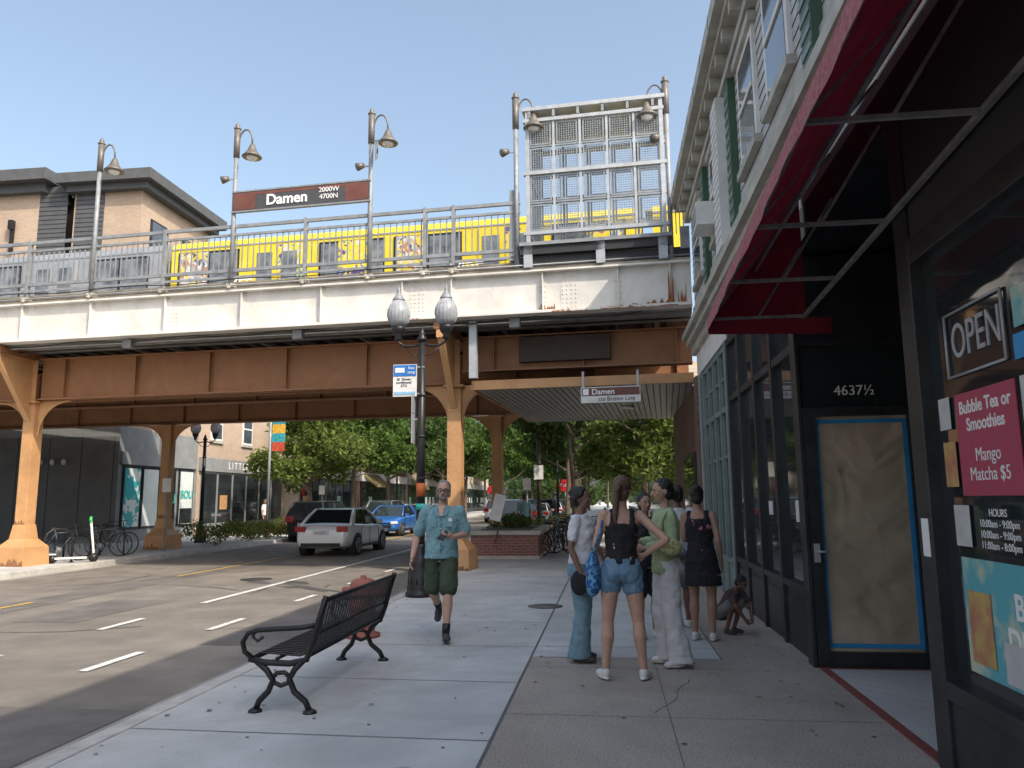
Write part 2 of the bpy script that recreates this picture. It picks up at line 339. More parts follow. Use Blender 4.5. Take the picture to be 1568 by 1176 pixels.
def col(x,y,top,m=M_orange):
    b.box(x-.17,x+.17,y-.17,y-.15,.7,top,m); b.box(x-.17,x+.17,y+.15,y+.17,.7,top,m); b.box(x-.02,x+.02,y-.15,y+.15,.7,top,m)
    b.box(x-.17,x-.155,y-.149,y+.149,.7,top,m); b.box(x+.155,x+.17,y-.149,y+.149,.7,top,m)
    z=.95
    while z<top-.2:
        for dx in (-.12,.12): b.sph((x+dx,y-.17,z),.016,m,6,4)
        for dy in (-.11,.11): b.sph((x+.17,y+dy,z),.016,m,6,4)
        z+=.16
    for k,(w0,w1,z0,z1) in enumerate([(.46,.43,-.12,.40),(.43,.24,.40,.62),(.24,.19,.62,1.0)]):
        vs=[(x-w0,y-w0,z0),(x+w0,y-w0,z0),(x+w0,y+w0,z0),(x-w0,y+w0,z0),(x-w1,y-w1,z1),(x+w1,y-w1,z1),(x+w1,y+w1,z1),(x-w1,y+w1,z1)]
        b.add(vs,[(0,3,2,1),(4,5,6,7),(0,1,5,4),(1,2,6,5),(2,3,7,6),(3,0,4,7)],m)
    b.box(x-.25,x+.25,y-.25,y+.25,top-.06,top,m)
    for sgn in (-1,1):
        pts=[]; R_=.95
        for i in range(9):
            a=math.pi/2*i/8
            pts.append((x+sgn*(.17+R_-R_*math.cos(a)),y,top-R_+R_*math.sin(a)))
        poly=pts+[(x+sgn*.17,y,top)]
        b.prism([(p[0],y-.012,p[2]) for p in poly],(0,.024,0),m)
        b.tube(pts,.03,m,4)
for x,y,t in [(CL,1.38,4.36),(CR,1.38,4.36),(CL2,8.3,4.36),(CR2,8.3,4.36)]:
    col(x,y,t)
for x in (CL,CR):
    b.prism([(x-.02,1.2,3.75),(x-.02,1.2,5.5),(x-.02,.05,5.5),(x-.02,.05,5.35)],(.04,0,0),M_orange)
    b.box(x-.08,x+.08,.0,1.2,5.46,5.5,M_orange); b.bar((x,.02,5.35),(x,1.22,3.75),.16,.03,M_orange)
    b.box(x-.09,x+.09,-.03,.05,5.3,5.72,M_orange)
    b.box(x-.15,x+.15,1.2,1.24,3.7,5.5,M_orange)
b.part('column_rust')
for x,y in ((CL,1.38),(CR,1.38),(CL2,8.3),(CR2,8.3)):
    n=20
    for (xa,xb,yy,z0,zz) in ((x-.455,x+.455,y-.466,-.10,.12),(x-.16,x+.16,y-.1715,1.0,1.2)):
        b.quad([(xa,yy,z0),(xb,yy,z0)]+[(xb-(xb-xa)*i/n,yy+.0,z0+(zz-z0)*R.uniform(.15,1)) for i in range(n+1)],mat('rust_stain',(.26,.13,.06),.9,0,.35,9,.2,40))
b.part('hanger'); b.box(-5.0,-4.82,.2,.35,4.35,5.72,M_galp)
b.part('railing')
px=[-14.95,-11.0,-7.38,-3.78,-.30]
posts=[-24.7,-22.8,-20.8,-18.8,-16.9,-14.95,-12.9,-11.0,-9.05,-7.38,-6.0,-5.3]
for x in posts:
    b.bar((x,-.09,6.78),(x,-.09,8.44),.12,.07,M_gal); b.box(x-.10,x+.10,-.17,.0,6.80,6.90,M_deck); b.bar((x,-.2,6.76),(x,-.05,7.05),.06,.04,M_deck)
XE=-3.7
b.box(XL,XE,-.12,-.05,8.34,8.42,M_gal); b.box(XL,XE,-.11,-.06,8.13,8.19,M_gal); b.box(XL,XE,-.115,-.055,7.20,7.28,M_gal); b.box(XL,XE,-.10,-.07,7.04,7.10,M_gal)
x=-25
while x<XE-.05:
    b.box(x-.014,x+.014,-.095,-.078,7.28,8.13,M_gal); x+=.155
b.box(XL,XR,12.4,12.45,8.1,8.16,M_gal)
x=XL
while x<XR: b.box(x-.02,x+.02,12.4,12.44,6.98,8.1,M_gal); x+=.6
b.part('platform_lamps')
M_pole=mat('lamp_pole_brown_grey',(.15,.135,.12),.5,.3,.15,5)
for i,x in enumerate(px):
    sg=-1 if i==4 else 1
    b.tube([(x,-.12,6.8),(x,-.12,10.3)],.055,M_gal,10)
    b.tube([(x,-.12,10.2),(x,-.12,10.98)],.078,M_pole,10); b.lathe((x,-.12,10.95),[(.085,0),(.1,.03),(.05,.07),(.06,.12),(.0,.2)],M_pole,10)
    arm=[(x+sg*(.05),-.12,10.55)]+[(x+sg*(.05+.38*(1-math.cos(a))/2),-.12,10.55+.38*math.sin(a)) for a in [math.pi*k/8 for k in range(1,8)]]+[(x+sg*.43,-.12,10.5)]
    b.tube(arm,.022,M_pole,8)
    b.lathe((x+sg*.43,-.12,10.18),[(.24,-.02),(.25,0),(.2,.05),(.13,.14),(.09,.24),(.05,.34),(.0,.36)],M_pole,14)
    b.sph((x+sg*.43,-.12,10.17),(.15,.15,.09),M_whitep,10,6)
    if i>0:
        b.bar((x,-.12,9.62),(x-.22,-.16,9.62),.03,.03,M_gal); b.cyl((x-.18,-.12,9.66),(x-.32,-.22,9.58),.06,.10,M_pole,10)
b.part('cage')
cx0,cx1,cz0,cz1=-3.50,-.42,7.6,10.6
for yy in (-.12,1.6):
    for x in (cx0,cx1): b.box(x-.045,x+.045,yy-.05,yy+.05,6.99,cz1+.02,M_galp)
    for z in (cz0,cz0+1.45,cz1-.25): b.box(cx0-.1,cx1+.1,yy-.06,yy+.06,z-.045,z+.035,M_galp)
    nx=5
    for i in range(1,nx): x=cx0+(cx1-cx0)*i/nx; b.box(x-.028,x+.028,yy-.03,yy+.03,cz0,cz1-.2,M_galp if yy<0 else M_mesh)
    for z in (cz0+.72,cz0+2.1): b.box(cx0,cx1,yy-.022,yy+.022,z-.018,z+.018,M_mesh)
    for i in range(nx):
        xa=cx0+(cx1-cx0)*i/nx+.06; xb=cx0+(cx1-cx0)*(i+1)/nx-.06
        for (za,zb) in ((cz0+.06,cz0+.68),(cz0+.76,cz0+1.38),(cz0+1.5,cz0+2.06),(cz0+2.14,cz0+2.68)):
            for (p,q,r_,t) in ((xa,xa+.035,za,zb),(xb-.035,xb,za,zb),(xa+.035,xb-.035,za,za+.035),(xa+.035,xb-.035,zb-.035,zb)): b.box(p,q,yy-.015,yy-.0085,r_,t,M_mesh)
            if yy<0:
                x=xa+.075
                while x<xb-.04: b.box(x-.006,x+.006,yy-.008,yy+.002,za,zb,M_mesh); x+=.055
                z=za+.075
                while z<zb-.04: b.box(xa,xb,yy+.003,yy+.008,z-.006,z+.006,M_mesh); z+=.055
for xx in (cx0,cx1):
    for z in (cz0,cz0+1.45,cz1-.2,): b.box(xx-.04,xx+.04,-.05,1.55,z-.04,z+.04,M_galp)
    y=0
    while y<1.5: b.box(xx-.006,xx+.006,y,y+.012,cz0,cz1-.2,M_mesh); y+=.07
    z=cz0+.06
    while z<cz1-.2: b.box(xx-.004,xx+.004,0,1.55,z-.006,z+.006,M_mesh); z+=.07
b.box(cx0-.12,cx1+.1,-.2,1.7,cz1-.02,cz1+.07,M_galp)
for i in range(6): x=cx0+(cx1-cx0)*(i+.1)/5.4; b.box(x-.03,x+.03,-.19,1.6,cz1-.2,cz1-.03,M_gal)
b.box(cx0-.2,cx1+.15,-.25,1.7,7.28,7.36,M_gal); b.box(cx0-.2,cx1+.15,-.2,-.05,7.08,7.26,M_dark)
b.box(cx0-.3,XR,-.1,.0,6.80,7.05,M_dark)
for x in (cx0-.05,-1.9,cx1-.1): b.box(x-.06,x+.14,-.2,-.02,6.78,7.28,M_galp)
b.box(-.1,XR,-.15,.1,7.0,7.5,M_gal)
for k in range(5): b.box(-.35+.08*k,-.33+.08*k,-.1,-.08,7.36,8.3,M_gal)
b.box(-3.95,-3.75,-.1,.1,7.0,8.7,M_gal)
b.finish()
M_sbr=mat('sign_brown',(.14,.05,.035),.5); M_sgr=mat('sign_dark_grey',(.055,.055,.06),.5); M_txt=mat('sign_white',(.8,.8,.8),.5,0,0)
b=B('station_sign',TS)
sx0,sx1=px[1],px[2]
b.box(sx0,sx1,-.2,-.14,8.74,9.22,M_sgr); b.box(sx0+.03,sx0+.62,-.205,-.2001,8.76,9.2,M_sbr); b.box(sx1-.62,sx1-.03,-.205,-.2001,8.76,9.2,M_sbr)
b.box(sx0+.62,sx1-.62,-.203,-.2001,9.13,9.2,M_sbr)
b.part('frame'); b.box(sx0-.03,sx1+.03,-.21,-.12,9.222,9.26,M_gal); b.box(sx0-.03,sx1+.03,-.21,-.12,8.70,8.737,M_gal)
b.part('lettering'); b.text('Damen',.38,(sx0+1.47,-.21,8.95),M_txt,ex=.006,off=.008)
b.text('2000W\n4700N',.175,(sx0+2.58,-.21,9.0),M_txt)
b.finish()
b=B('hanging_banner_sign',TS); ox=px[2]+7.05; b.quad([(-6.95+ox,-.12,9.75),(-6.72+ox,-.5,9.6),(-6.72+ox,-.5,10.05),(-6.95+ox,-.12,10.25)],M_whitep); b.quad([(-6.94+ox,-.13,9.9),(-6.73+ox,-.49,9.75),(-6.73+ox,-.49,9.88),(-6.94+ox,-.13,10.05)],M_sbr)
b.part('bracket'); b.bar((-7.05+ox,-.12,10.25),(-6.7+ox,-.5,10.08),.02,.02,M_gal); b.finish()

# trains
M_ty=mat('train_yellow',(.70,.55,.03),.45,0,.08,2)
def wrapmat(nm,scl,cs):
    m=D.materials.new(nm); m.use_nodes=True; n=m.node_tree.nodes; l=m.node_tree.links
    b_=n['Principled BSDF']; b_.inputs['Roughness'].default_value=.45
    tc=n.new('ShaderNodeTexCoord'); vo=n.new('ShaderNodeTexVoronoi'); vo.inputs['Scale'].default_value=scl
    nz=n.new('ShaderNodeTexNoise'); nz.inputs['Scale'].default_value=3; ad=n.new('ShaderNodeVectorMath'); ad.operation='ADD'
    l.new(tc.outputs['Object'],nz.inputs['Vector']); l.new(tc.outputs['Object'],ad.inputs[0]); l.new(nz.outputs['Color'],ad.inputs[1]); l.new(ad.outputs[0],vo.inputs['Vector'])
    sp=n.new('ShaderNodeSeparateColor'); l.new(vo.outputs['Color'],sp.inputs[0])
    r=n.new('ShaderNodeValToRGB'); r.color_ramp.interpolation='CONSTANT'; e=r.color_ramp.elements
    e[0].position=0; e[0].color=(*cs[0][1],1); e[1].position=cs[1][0]; e[1].color=(*cs[1][1],1)
    for p,c in cs[2:]:
        q=e.new(p); q.color=(*c,1)
    l.new(sp.outputs[0],r.inputs['Fac']); l.new(r.outputs['Color'],b_.inputs['Base Color']); return m
W1=wrapmat('train_wrap_art',6.5,[(0,(.70,.55,.03)),(.36,(.10,.09,.22)),(.44,(.68,.58,.15)),(.58,(.38,.16,.16)),(.64,(.10,.28,.38)),(.72,(.55,.56,.52)),(.80,(.66,.52,.05)),(.92,(.30,.45,.15))])
W2=wrapmat('train_wrap_mixed',6,[(0,(.62,.52,.10)),(.3,(.14,.12,.26)),(.42,(.45,.46,.45)),(.58,(.12,.24,.36)),(.68,(.6,.48,.06)),(.84,(.36,.18,.16)),(.92,(.07,.07,.12))])
W3=wrapmat('train_wrap_poster',7,[(0,(.55,.55,.52)),(.3,(.33,.34,.36)),(.5,(.10,.10,.12)),(.62,(.62,.50,.08)),(.85,(.42,.2,.14))])
M_ts=mat('train_steel',(.40,.41,.42),.4,.5,.1,3)
M_tw=mat('train_window',(.05,.06,.08),.15,0,.3,2,col2=(.22,.24,.25),spec=.6)
def train(x0,x1,bodym,roofm,wrap,seed=1):
    b=B('train_car',TS); y0,y1=3.55,6.3; dz=0; Rr=random.Random(seed)
    sec=[(y0,6.35),(y0,9.30),(y0+.08,9.44),(y0+.35,9.58),(y0+1.0,9.66),(y1-1.0,9.66),(y1-.35,9.58),(y1-.08,9.44),(y1,9.3),(y1,6.35)]
    b.prism([(x0,p[0],p[1]+dz) for p in sec],(x1-x0,0,0),bodym)
    b.part('roof_edge'); b.box(x0,x1,y0-.02,y0,9.24,9.28,M_ts); b.box(x0+1,x1-1,y0+.9,y1-.9,9.665,9.74,M_ts)
    b.part('windows'); L=x1-x0; n=max(1,int(L/2.35)); st=(L-.4)/n
    for i in range(n):
        xa=x0+.25+i*st; wd=st-.28
        if i%3==1:
            for k in (0,1):
                b.box(xa+.2+k*.8,xa+.94+k*.8,y0-.03,y0-.003,6.4,9.18,M_ts if not wrap else (W1 if k else M_ty)); b.box(xa+.32+k*.8,xa+.82+k*.8,y0-.045,y0-.031,7.6,8.95,M_tw)
        else:
            b.box(xa,xa+wd,y0-.03,y0-.003,7.75,9.14,M_blk)
            for k in range(2): b.box(xa+.06+k*wd/2,xa-.04+(k+1)*wd/2,y0-.04,y0-.031,7.82,9.07,M_tw)
            if wrap:
                b.box(xa-.1,xa+wd+.1,y0-.034,y0-.003,6.35,7.74,W1)
                m=[W1,W3,W2][(i+seed)%3]; q=Rr.choice([(.05,.5),(.45,.95),(.3,.8)]); b.box(xa+q[0]*wd,xa+q[1]*wd,y0-.048,y0-.041,7.76,9.12,m)
    if wrap:
        M_pu=mat('wrap_purple',(.10,.07,.24),.5)
        for i,t in enumerate(['YES','KISS','VIBE','DANCE']):
            b.text(t,.5,(x0+2.4+i*3.5,y0-.06,8.0),M_pu if i%2 else M_txt,ex=.004,off=.01)
    b.part('underframe'); b.box(x0+.3,x1-.3,y0+.2,y1-.2,6.0,6.34,M_dark)
    for xx in (x0+1.8,x0+3.6,x1-3.6,x1-1.8):
        if L>6: b.cyl((xx,y0+.3,6.4),(xx,y0+.42,6.4),.3,.3,M_dark,16)
    b.finish()
train(-15.3,-1.0,M_ty,M_ty,True,1); train(-29.9,-15.65,M_ts,M_ts,False)
train(-.7,.1,M_ty,M_ty,True,2)

# entrance canopy
b=B('station_canopy',TS)
x0,x1,y0,y1=-5.05,.1,.9,9.0
b.box(x0,x1,y0,y1,4.22,4.36,M_dp)
b.part('fascia'); b.box(x0-.03,x1,y0-.05,y0-.003,4.16,4.38,M_orange); b.box(x0-.05,x0-.003,y0-.05,y1,4.16,4.38,M_orange)
b.part('soffit'); x=x0+.05
while x<x1-.1: b.box(x,x+.13,y0+.02,y1,4.17,4.218,M_soff); x+=.155
b.part('soffit_light'); M_lt=mat('light_lens',(.7,.7,.66),.4)
for (xx,yy) in ((-1.9,2.6),(-1.6,5.2)): b.lathe((xx,yy,4.10),[(0,0),(.16,.0),(.19,.06)],M_lt,14)
b.finish()
b=B('hanging_station_sign',TS)
b.box(-2.45,-1.1,.55,.6,3.72,4.08,M_whitep); b.part('panel'); b.box(-2.43,-1.12,.54,.5499,3.88,4.06,M_sbr)
b.part('lettering'); b.text('Damen',.18,(-1.94,.535,3.965),M_txt,ex=.002,off=.003); b.text('cta Brown Line',.135,(-1.64,.545,3.80),M_dark,ex=.003); b.box(-2.4,-2.27,.536,.5399,3.90,4.04,M_txt)
b.part('bracket'); b.box(-2.42,-2.37,.56,.59,4.08,4.45,M_galp); b.box(-1.18,-1.13,.56,.59,4.08,4.45,M_galp); b.finish()

BR=brick('dark_red_brick',(.17,.085,.06),(.23,.12,.085),(.2,.18,.16))
b=B('station_house'); b.box(2.05,9,16.3,23.8,0,4.15,BR); b.part('door'); b.box(2.0,2.049,18,20.6,0,2.6,M_blkf); b.box(1.98,1.999,18.1,19.25,.1,2.5,M_glass); b.box(1.98,1.999,19.35,20.5,.1,2.5,M_glass)
b.part('pier'); b.box(1.9,2.049,16.32,16.8,0,4.1,BR); b.finish()

# ------------------------------------------------------------------ right-hand shop building
W=1.88
M_wall=mat('pale_painted_brick',(.48,.50,.51),.8,0,.10,2.5,.3,60,grime=.15,gs=1,streak=(.33,.33,.31))
M_corn=mat('cornice_grey_paint',(.42,.41,.36),.6,0,.14,3,.2,40,grime=.25,gs=2,streak=(.24,.21,.17))
M_green=mat('green_trim',(.04,.10,.055),.5)
M_teal=mat('grey_green_frame',(.17,.22,.21),.5,0,.12,3)
b=B('shop_building')
YE=15.75; RZ=7.55
b.part('walls')
b.box(W,14,-14,YE,4.25,RZ,M_wall)
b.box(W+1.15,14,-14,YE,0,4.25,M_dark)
b.box(W,W+1.15,YE-.25,YE,0,4.25,M_wall)
b.box(W,W+1.15,YE-.45,YE-.25,3.95,4.25,M_whitep)
b.box(W-.0,W+1.15,-14,YE-.45,3.95,4.25,M_blkf)
b.box(W-.02,W-.001,11.9,YE-.1,3.97,4.5,M_whitep)
b.part('cornice',bevel=.01)
b.box(W-.20,W-.001,-14,YE+.05,4.60,4.72,M_corn); b.box(W-.28,W-.001,-14,YE+.06,4.722,4.84,M_corn); b.box(W-.10,W-.001,-14,YE+.05,4.42,4.598,M_corn); b.box(W-.06,W-.001,-14,YE+.03,4.842,5.05,M_whitep)
b.box(W-.28,W+.4,-14,YE+.2,RZ,RZ+.1,M_corn); b.box(W-.40,W+.4,-14,YE+.3,RZ+.103,RZ+.32,M_corn); b.box(W-.13,W-.001,-14,YE+.1,RZ-.28,RZ-.16,M_corn)
y=-14
while y<YE-.2:
    b.box(W-.26,W-.002,y,y+.12,RZ-.158,RZ-.002,M_corn); y+=.6
y=-13.8
while y<YE: b.box(W-.406,W-.401,y,y+.02,RZ+.11,RZ+.31,M_joint); y+=.9
b.part('upper_windows')
def win(y0,y1,z0,z1,pr=.05):
    b.box(W-pr,W-.001,y0,y1,z0,z1,M_whitep); zm=(z0+z1)/2
    b.box(W-pr-.006,W-pr-.0005,y0+.1,y1-.1,z0+.1,zm-.04,M_glass2); b.box(W-pr-.006,W-pr-.0005,y0+.1,y1-.1,zm+.04,z1-.1,M_glass2)
    b.box(W-pr-.025,W-pr-.0065,y0+.1,y1-.1,zm-.03,zm+.03,M_whitep)
    b.box(W-pr-.05,W-.002,y0-.08,y1+.08,z0-.1,z0-.002,M_corn); b.box(W-pr-.05,W-.002,y0-.08,y1+.08,z1+.002,z1+.12,M_corn)
for yc in (-6,-2.2,1.5,5.0,7.6,9.2,12.0,14.6):
    win(yc-.52,yc+.52,5.7,7.12)
for yc in (3.2,6.3,10.3,13.2):
    b.box(W-.10,W-.001,yc-.16,yc+.16,5.06,RZ-.285,M_green)
    for z in np.arange(5.1,RZ-.4,.16): b.box(W-.112,W-.1005,yc-.15,yc+.15,z,z+.06,M_teal)
b.box(W-.04,W-.001,-14,YE,5.3,5.4,M_corn)
b.box(W-.2,W-.001,10.65,11.2,5.06,RZ-.285,M_whitep)
for z in np.arange(5.2,RZ-.4,.12): b.box(W-.204,W-.2005,10.67,11.18,z,z+.008,M_joint)
z=5.45
while z<RZ-.3: b.box(W-.008,W-.0005,-14,YE,z,z+.012,M_joint); z+=.14
b.part('air_conditioner',bevel=.01); b.box(W-.4,W-.06,11.7,12.3,5.75,6.12,M_whitep); b.box(W-.405,W-.401,11.75,12.25,5.8,6.07,M_gal)
b.part('storefront_frame',bevel=.006)
def front(ys,m,bulk,gt,top,zt=None):
    y0,y1=ys[0],ys[-1]
    b.box(W+.02,W+.12,y0,y1,0,bulk,m); b.box(W-.01,W+.14,y0,y1,bulk,bulk+.07,m)
    b.box(W,W+.12,y0,y1,gt,gt+.09,m); b.box(W,W+.12,y0,y1,top-.08,top,m)
    for y in ys: b.box(W-.015,W+.13,y-.04,y+.04,0,top,m)
    for i in range(len(ys)-1):
        b.box(W+.008,W+.0195,ys[i]+.16,ys[i+1]-.16,.1,bulk-.08,m)
        if zt:
            for z in zt: b.box(W+.02,W+.1,ys[i],ys[i+1],z-.025,z+.025,m)
front([7.9,8.95,10.0,11.05,12.0],M_blkf,.62,3.0,3.95)
front([12.25,12.9,13.6,14.3,15.0,15.4],M_teal,.55,2.9,3.95,(2.2,3.45))
b.box(W-.03,W+.2,12.04,12.21,0,3.95,M_teal); b.box(W-.04,W-.001,7.66,7.86,0,3.95,M_blkf); b.box(W-.02,W+.3,15.44,15.5,0,3.95,M_teal)
b.part('storefront_glass'); b.box(W+.05,W+.06,7.9,12.04,.6,3.95,M_glass); b.box(W+.05,W+.06,12.22,15.44,.5,3.95,M_glass)
b.part('window_notices')
for (y,z,w_,h,m) in ((8.2,1.3,.16,.22,M_whitep),(9.5,1.35,.2,.16,M_whitep)): b.box(W+.045,W+.0495,y,y+w_,z,z+h,m)
b.part('entry')
b.box(W+.12,W+1.2,7.76,7.8,0,3.95,M_blkf)
def papermat():
    m=mat('kraft_paper',(.45,.37,.27),.85,0,.12,1.1,0); n=m.node_tree.nodes; l=m.node_tree.links
    tc=n['Texture Coordinate']; wv=n.new('ShaderNodeTexNoise'); wv.inputs['Scale'].default_value=2.0; wv.inputs['Distortion'].default_value=.6; wv.inputs['Detail'].default_value=2
    l.new(tc.outputs['Object'],wv.inputs['Vector'])
    vo=n.new('ShaderNodeTexVoronoi'); vo.inputs['Scale'].default_value=3.2; l.new(tc.outputs['Object'],vo.inputs['Vector'])
    ad=n.new('ShaderNodeMath'); ad.operation='ADD'; l.new(wv.outputs['Fac'],ad.inputs[0]); 
    ml=n.new('ShaderNodeMath'); ml.operation='MULTIPLY'; ml.inputs[1].default_value=.25; l.new(vo.outputs['Distance'],ml.inputs[0]); l.new(ml.outputs[0],ad.inputs[1])
    bp=n.new('ShaderNodeBump'); bp.inputs['Distance'].default_value=.15; bp.inputs['Strength'].default_value=.8; l.new(ad.outputs[0],bp.inputs['Height']); b_=n['Principled BSDF']; l.new(bp.outputs[0],b_.inputs['Normal'])
    b_.inputs['Coat Weight'].default_value=1.0; b_.inputs['Coat Roughness'].default_value=.02; return m
M_paper=papermat()
M_tape=mat('blue_tape',(.03,.28,.6),.6)
dx0,dx1=W+.0,W+1.05
b.box(dx0,dx0+.11,7.64,7.755,.0,2.32,M_blkf); b.box(dx1-.09,dx1,7.66,7.755,0,2.32,M_blkf); b.box(dx0,dx1,7.64,7.755,2.322,2.4,M_blkf); b.box(dx0+.11,dx1-.09,7.66,7.755,.0,.14,M_blkf)
b.box(dx0+.11,dx1-.09,7.715,7.735,.14,2.32,M_paper)
ty=7.708
b.box(dx0+.11,dx0+.15,ty,ty+.004,.16,2.29,M_tape); b.box(dx1-.13,dx1-.09,ty,ty+.004,.16,2.29,M_tape); b.box(dx0+.151,dx1-.131,ty,ty+.004,2.25,2.29,M_tape); b.box(dx0+.151,dx1-.131,ty,ty+.004,.17,.21,M_tape)
b.box(dx0,dx1,7.68,7.755,2.401,3.0,M_glass); b.box(dx0,dx1,7.65,7.755,3.001,3.1,M_blkf); b.box(dx0,dx1,7.66,7.755,3.101,3.9,M_blkf)
b.text('4637½',.135,(dx0+.5,7.67,2.56),M_txt,ex=.003)
b.box(dx0+.02,dx0+.07,7.61,7.638,.95,1.12,M_galp); b.tube([(dx0+.05,7.62,1.05),(dx0+.05,7.56,1.05),(dx0+.13,7.56,1.05)],.012,M_galp,6)
b.box(W+1.15,W+1.2,5.0,7.74,0,3.95,M_blkf)
M_tile=brick('white_mosaic_tile',(.6,.57,.54),(.52,.49,.46),(.28,.26,.24),.05,.05,.006)
M_trd=mat('red_tile',(.22,.06,.05),.6,0,.2,20)
b.part('entry_floor'); b.box(W+.07,W+1.15,5.0,7.56,.001,.012,M_tile); b.box(W,W+.069,5.0,7.62,.001,.014,M_trd); b.box(W+.07,W+1.15,7.561,7.62,.001,.013,M_trd)
b.part('near_shop',bevel=.006)
b.box(W-.02,W+.14,4.80,5.0,0,3.95,M_blkf)
b.box(W,W+.12,-13,4.8,0,.42,M_blkf); b.box(W-.02,W+.12,-13,4.8,.42,.52,M_blkf); b.box(W-.02,W+.12,-13,4.8,2.95,3.1,M_blkf)
for y in (3.0,1.0,-1.5,-4): b.box(W-.02,W+.12,y-.05,y+.05,.0,3.9,M_blkf)
b.box(W,W+.14,-13,4.8,3.1,3.95,M_dark)
b.part('near_glass'); b.box(W+.05,W+.06,-13,4.8,.52,2.95,M_glass)
b.part('posters')
M_pk=mat('pink_poster',(.45,.05,.11),.5,0,.3,14,col2=(.36,.06,.10)); M_tl=mat('teal_poster',(.10,.40,.45),.5,0,.1,4,col2=(.50,.56,.42),thr=(.45,.6)); M_neon=mat('neon_tube_off',(.38,.40,.43),.3)
M_pw=mat('poster_white',(.50,.51,.51),.6,0,.1,8); M_py=mat('poster_yellow',(.50,.38,.12),.6,0,.2,9,col2=(.42,.15,.1))
gx=W+.048
b.box(gx-.006,gx,3.86,4.50,1.55,2.10,M_pk); b.box(gx-.006,gx,3.25,4.60,.62,1.22,M_tl)
rt=(90,0,-90)
b.text('Bubble Tea or\nSmoothies',.095,(gx-.008,4.18,1.97),M_txt,rot=rt,ex=.001,off=.002); b.text('Mango\nMatcha $5',.10,(gx-.008,4.18,1.71),M_txt,rot=rt,ex=.001)
b.text('HOURS\n10:00am - 9:00pm\n10:00am - 9:00pm\n11:00am - 8:00pm',.055,(gx-.004,4.15,1.38),M_txt,rot=rt,ex=.001)
b.text('BYOB\nDINE-IN',.17,(gx-.008,3.85,.93),M_txt,rot=rt,ex=.001,off=.004)
for (ya_,yb_,za_,zb_,m) in ((4.3,4.55,.68,1.05,M_py),(3.95,4.2,.64,.84,M_pw),(4.53,4.68,1.6,1.85,M_py),(3.55,3.8,1.26,1.52,M_tape),(4.56,4.70,1.92,2.1,M_pw),(3.45,3.8,1.6,2.1,M_pw),(3.4,3.82,2.18,2.30,M_tape),(3.5,3.8,2.33,2.52,M_tl),(4.44,4.62,1.28,1.5,M_pw)): b.box(gx-.012,gx-.009,ya_,yb_,za_,zb_,m)
b.text('OPEN',.27,(gx-.004,4.20,2.38),M_neon,rot=rt,ex=.004,sx=.78)
for p,q in [((3.90,2.20),(4.53,2.20)),((4.53,2.20),(4.53,2.55)),((4.53,2.55),(3.90,2.55)),((3.90,2.55),(3.90,2.20))]:
    b.tube([(gx-.01,p[0],p[1]),(gx-.01,q[0],q[1])],.008,M_neon,6)
b.box(W-.024,W-.021,4.84,4.94,1.2,1.42,M_txt)
b.finish()

# awning
b=B('shop_awning')
AX=.97; ya,yb=-2.0,7.2; zt=4.35
def zf(y): return 3.19+.052*(7.2-y)
b.part('canvas')
n=28
for i in range(n):
    y0=ya+(yb-ya)*i/n; y1=ya+(yb-ya)*(i+1)/n
    for j in range(4):
        f0,f1=j/4,(j+1)/4
        def P(y,f): return (AX+(W-.02-AX)*f,y,zf(y)+(zt-zf(y))*f-.05*math.sin(math.pi*f)*(1+.5*math.sin(y*5)))
        b.quad([P(y0,f0),P(y1,f0),P(y1,f1),P(y0,f1)],M_red)
b.quad([(AX,yb,zf(yb)),(W-.02,yb,zf(yb)),(W-.02,yb,zt)],M_red)
n=90
for i in range(n):
    y0=ya+(yb-ya)*i/n; y1=ya+(yb-ya)*(i+1)/n
    def e(k): return .008*math.sin(k*1.3)+.006*math.sin(k*.37)
    b.quad([(AX-.005,y0,zf(y0)+.02),(AX-.005,y1,zf(y1)+.02),(AX-.012+e(i+5),y1,zf(y1)-.11+e(i)),(AX-.012+e(i+4),y0,zf(y0)-.11+e(i-1))],M_redv)
b.quad([(AX,yb+.004,zf(yb)),(W+.2,yb+.004,zf(yb)),(W+.2,yb+.004,zf(yb)-.16),(AX,yb+.004,zf(yb)-.13)],M_red)
b.part('frame')
M_afr=mat('awning_frame_steel',(.26,.26,.26),.55,.3,.25,12)
b.bar((AX+.03,ya,zf(ya)),(AX+.03,yb,zf(yb)),.03,.03,M_afr); b.bar((W-.05,ya,zf(ya)),(W-.05,yb,zf(yb)),.03,.03,M_afr)
xm=(AX+W)/2
b.bar((xm,ya,(zf(ya)+zt)/2-.12),(xm,yb,(zf(yb)+zt)/2-.12),.025,.025,M_afr)
for y in (-.4,.9,2.3,3.7,5.0,6.1,7.15):
    z=zf(y); b.bar((AX+.03,y,z),(W-.04,y,z),.026,.026,M_afr); b.bar((AX+.03,y,z+.01),(W-.04,y,zt-.08),.022,.022,M_afr); b.bar((AX+.45,y,z),(W-.05,y,z+.65),.02,.02,M_afr)
b.finish()

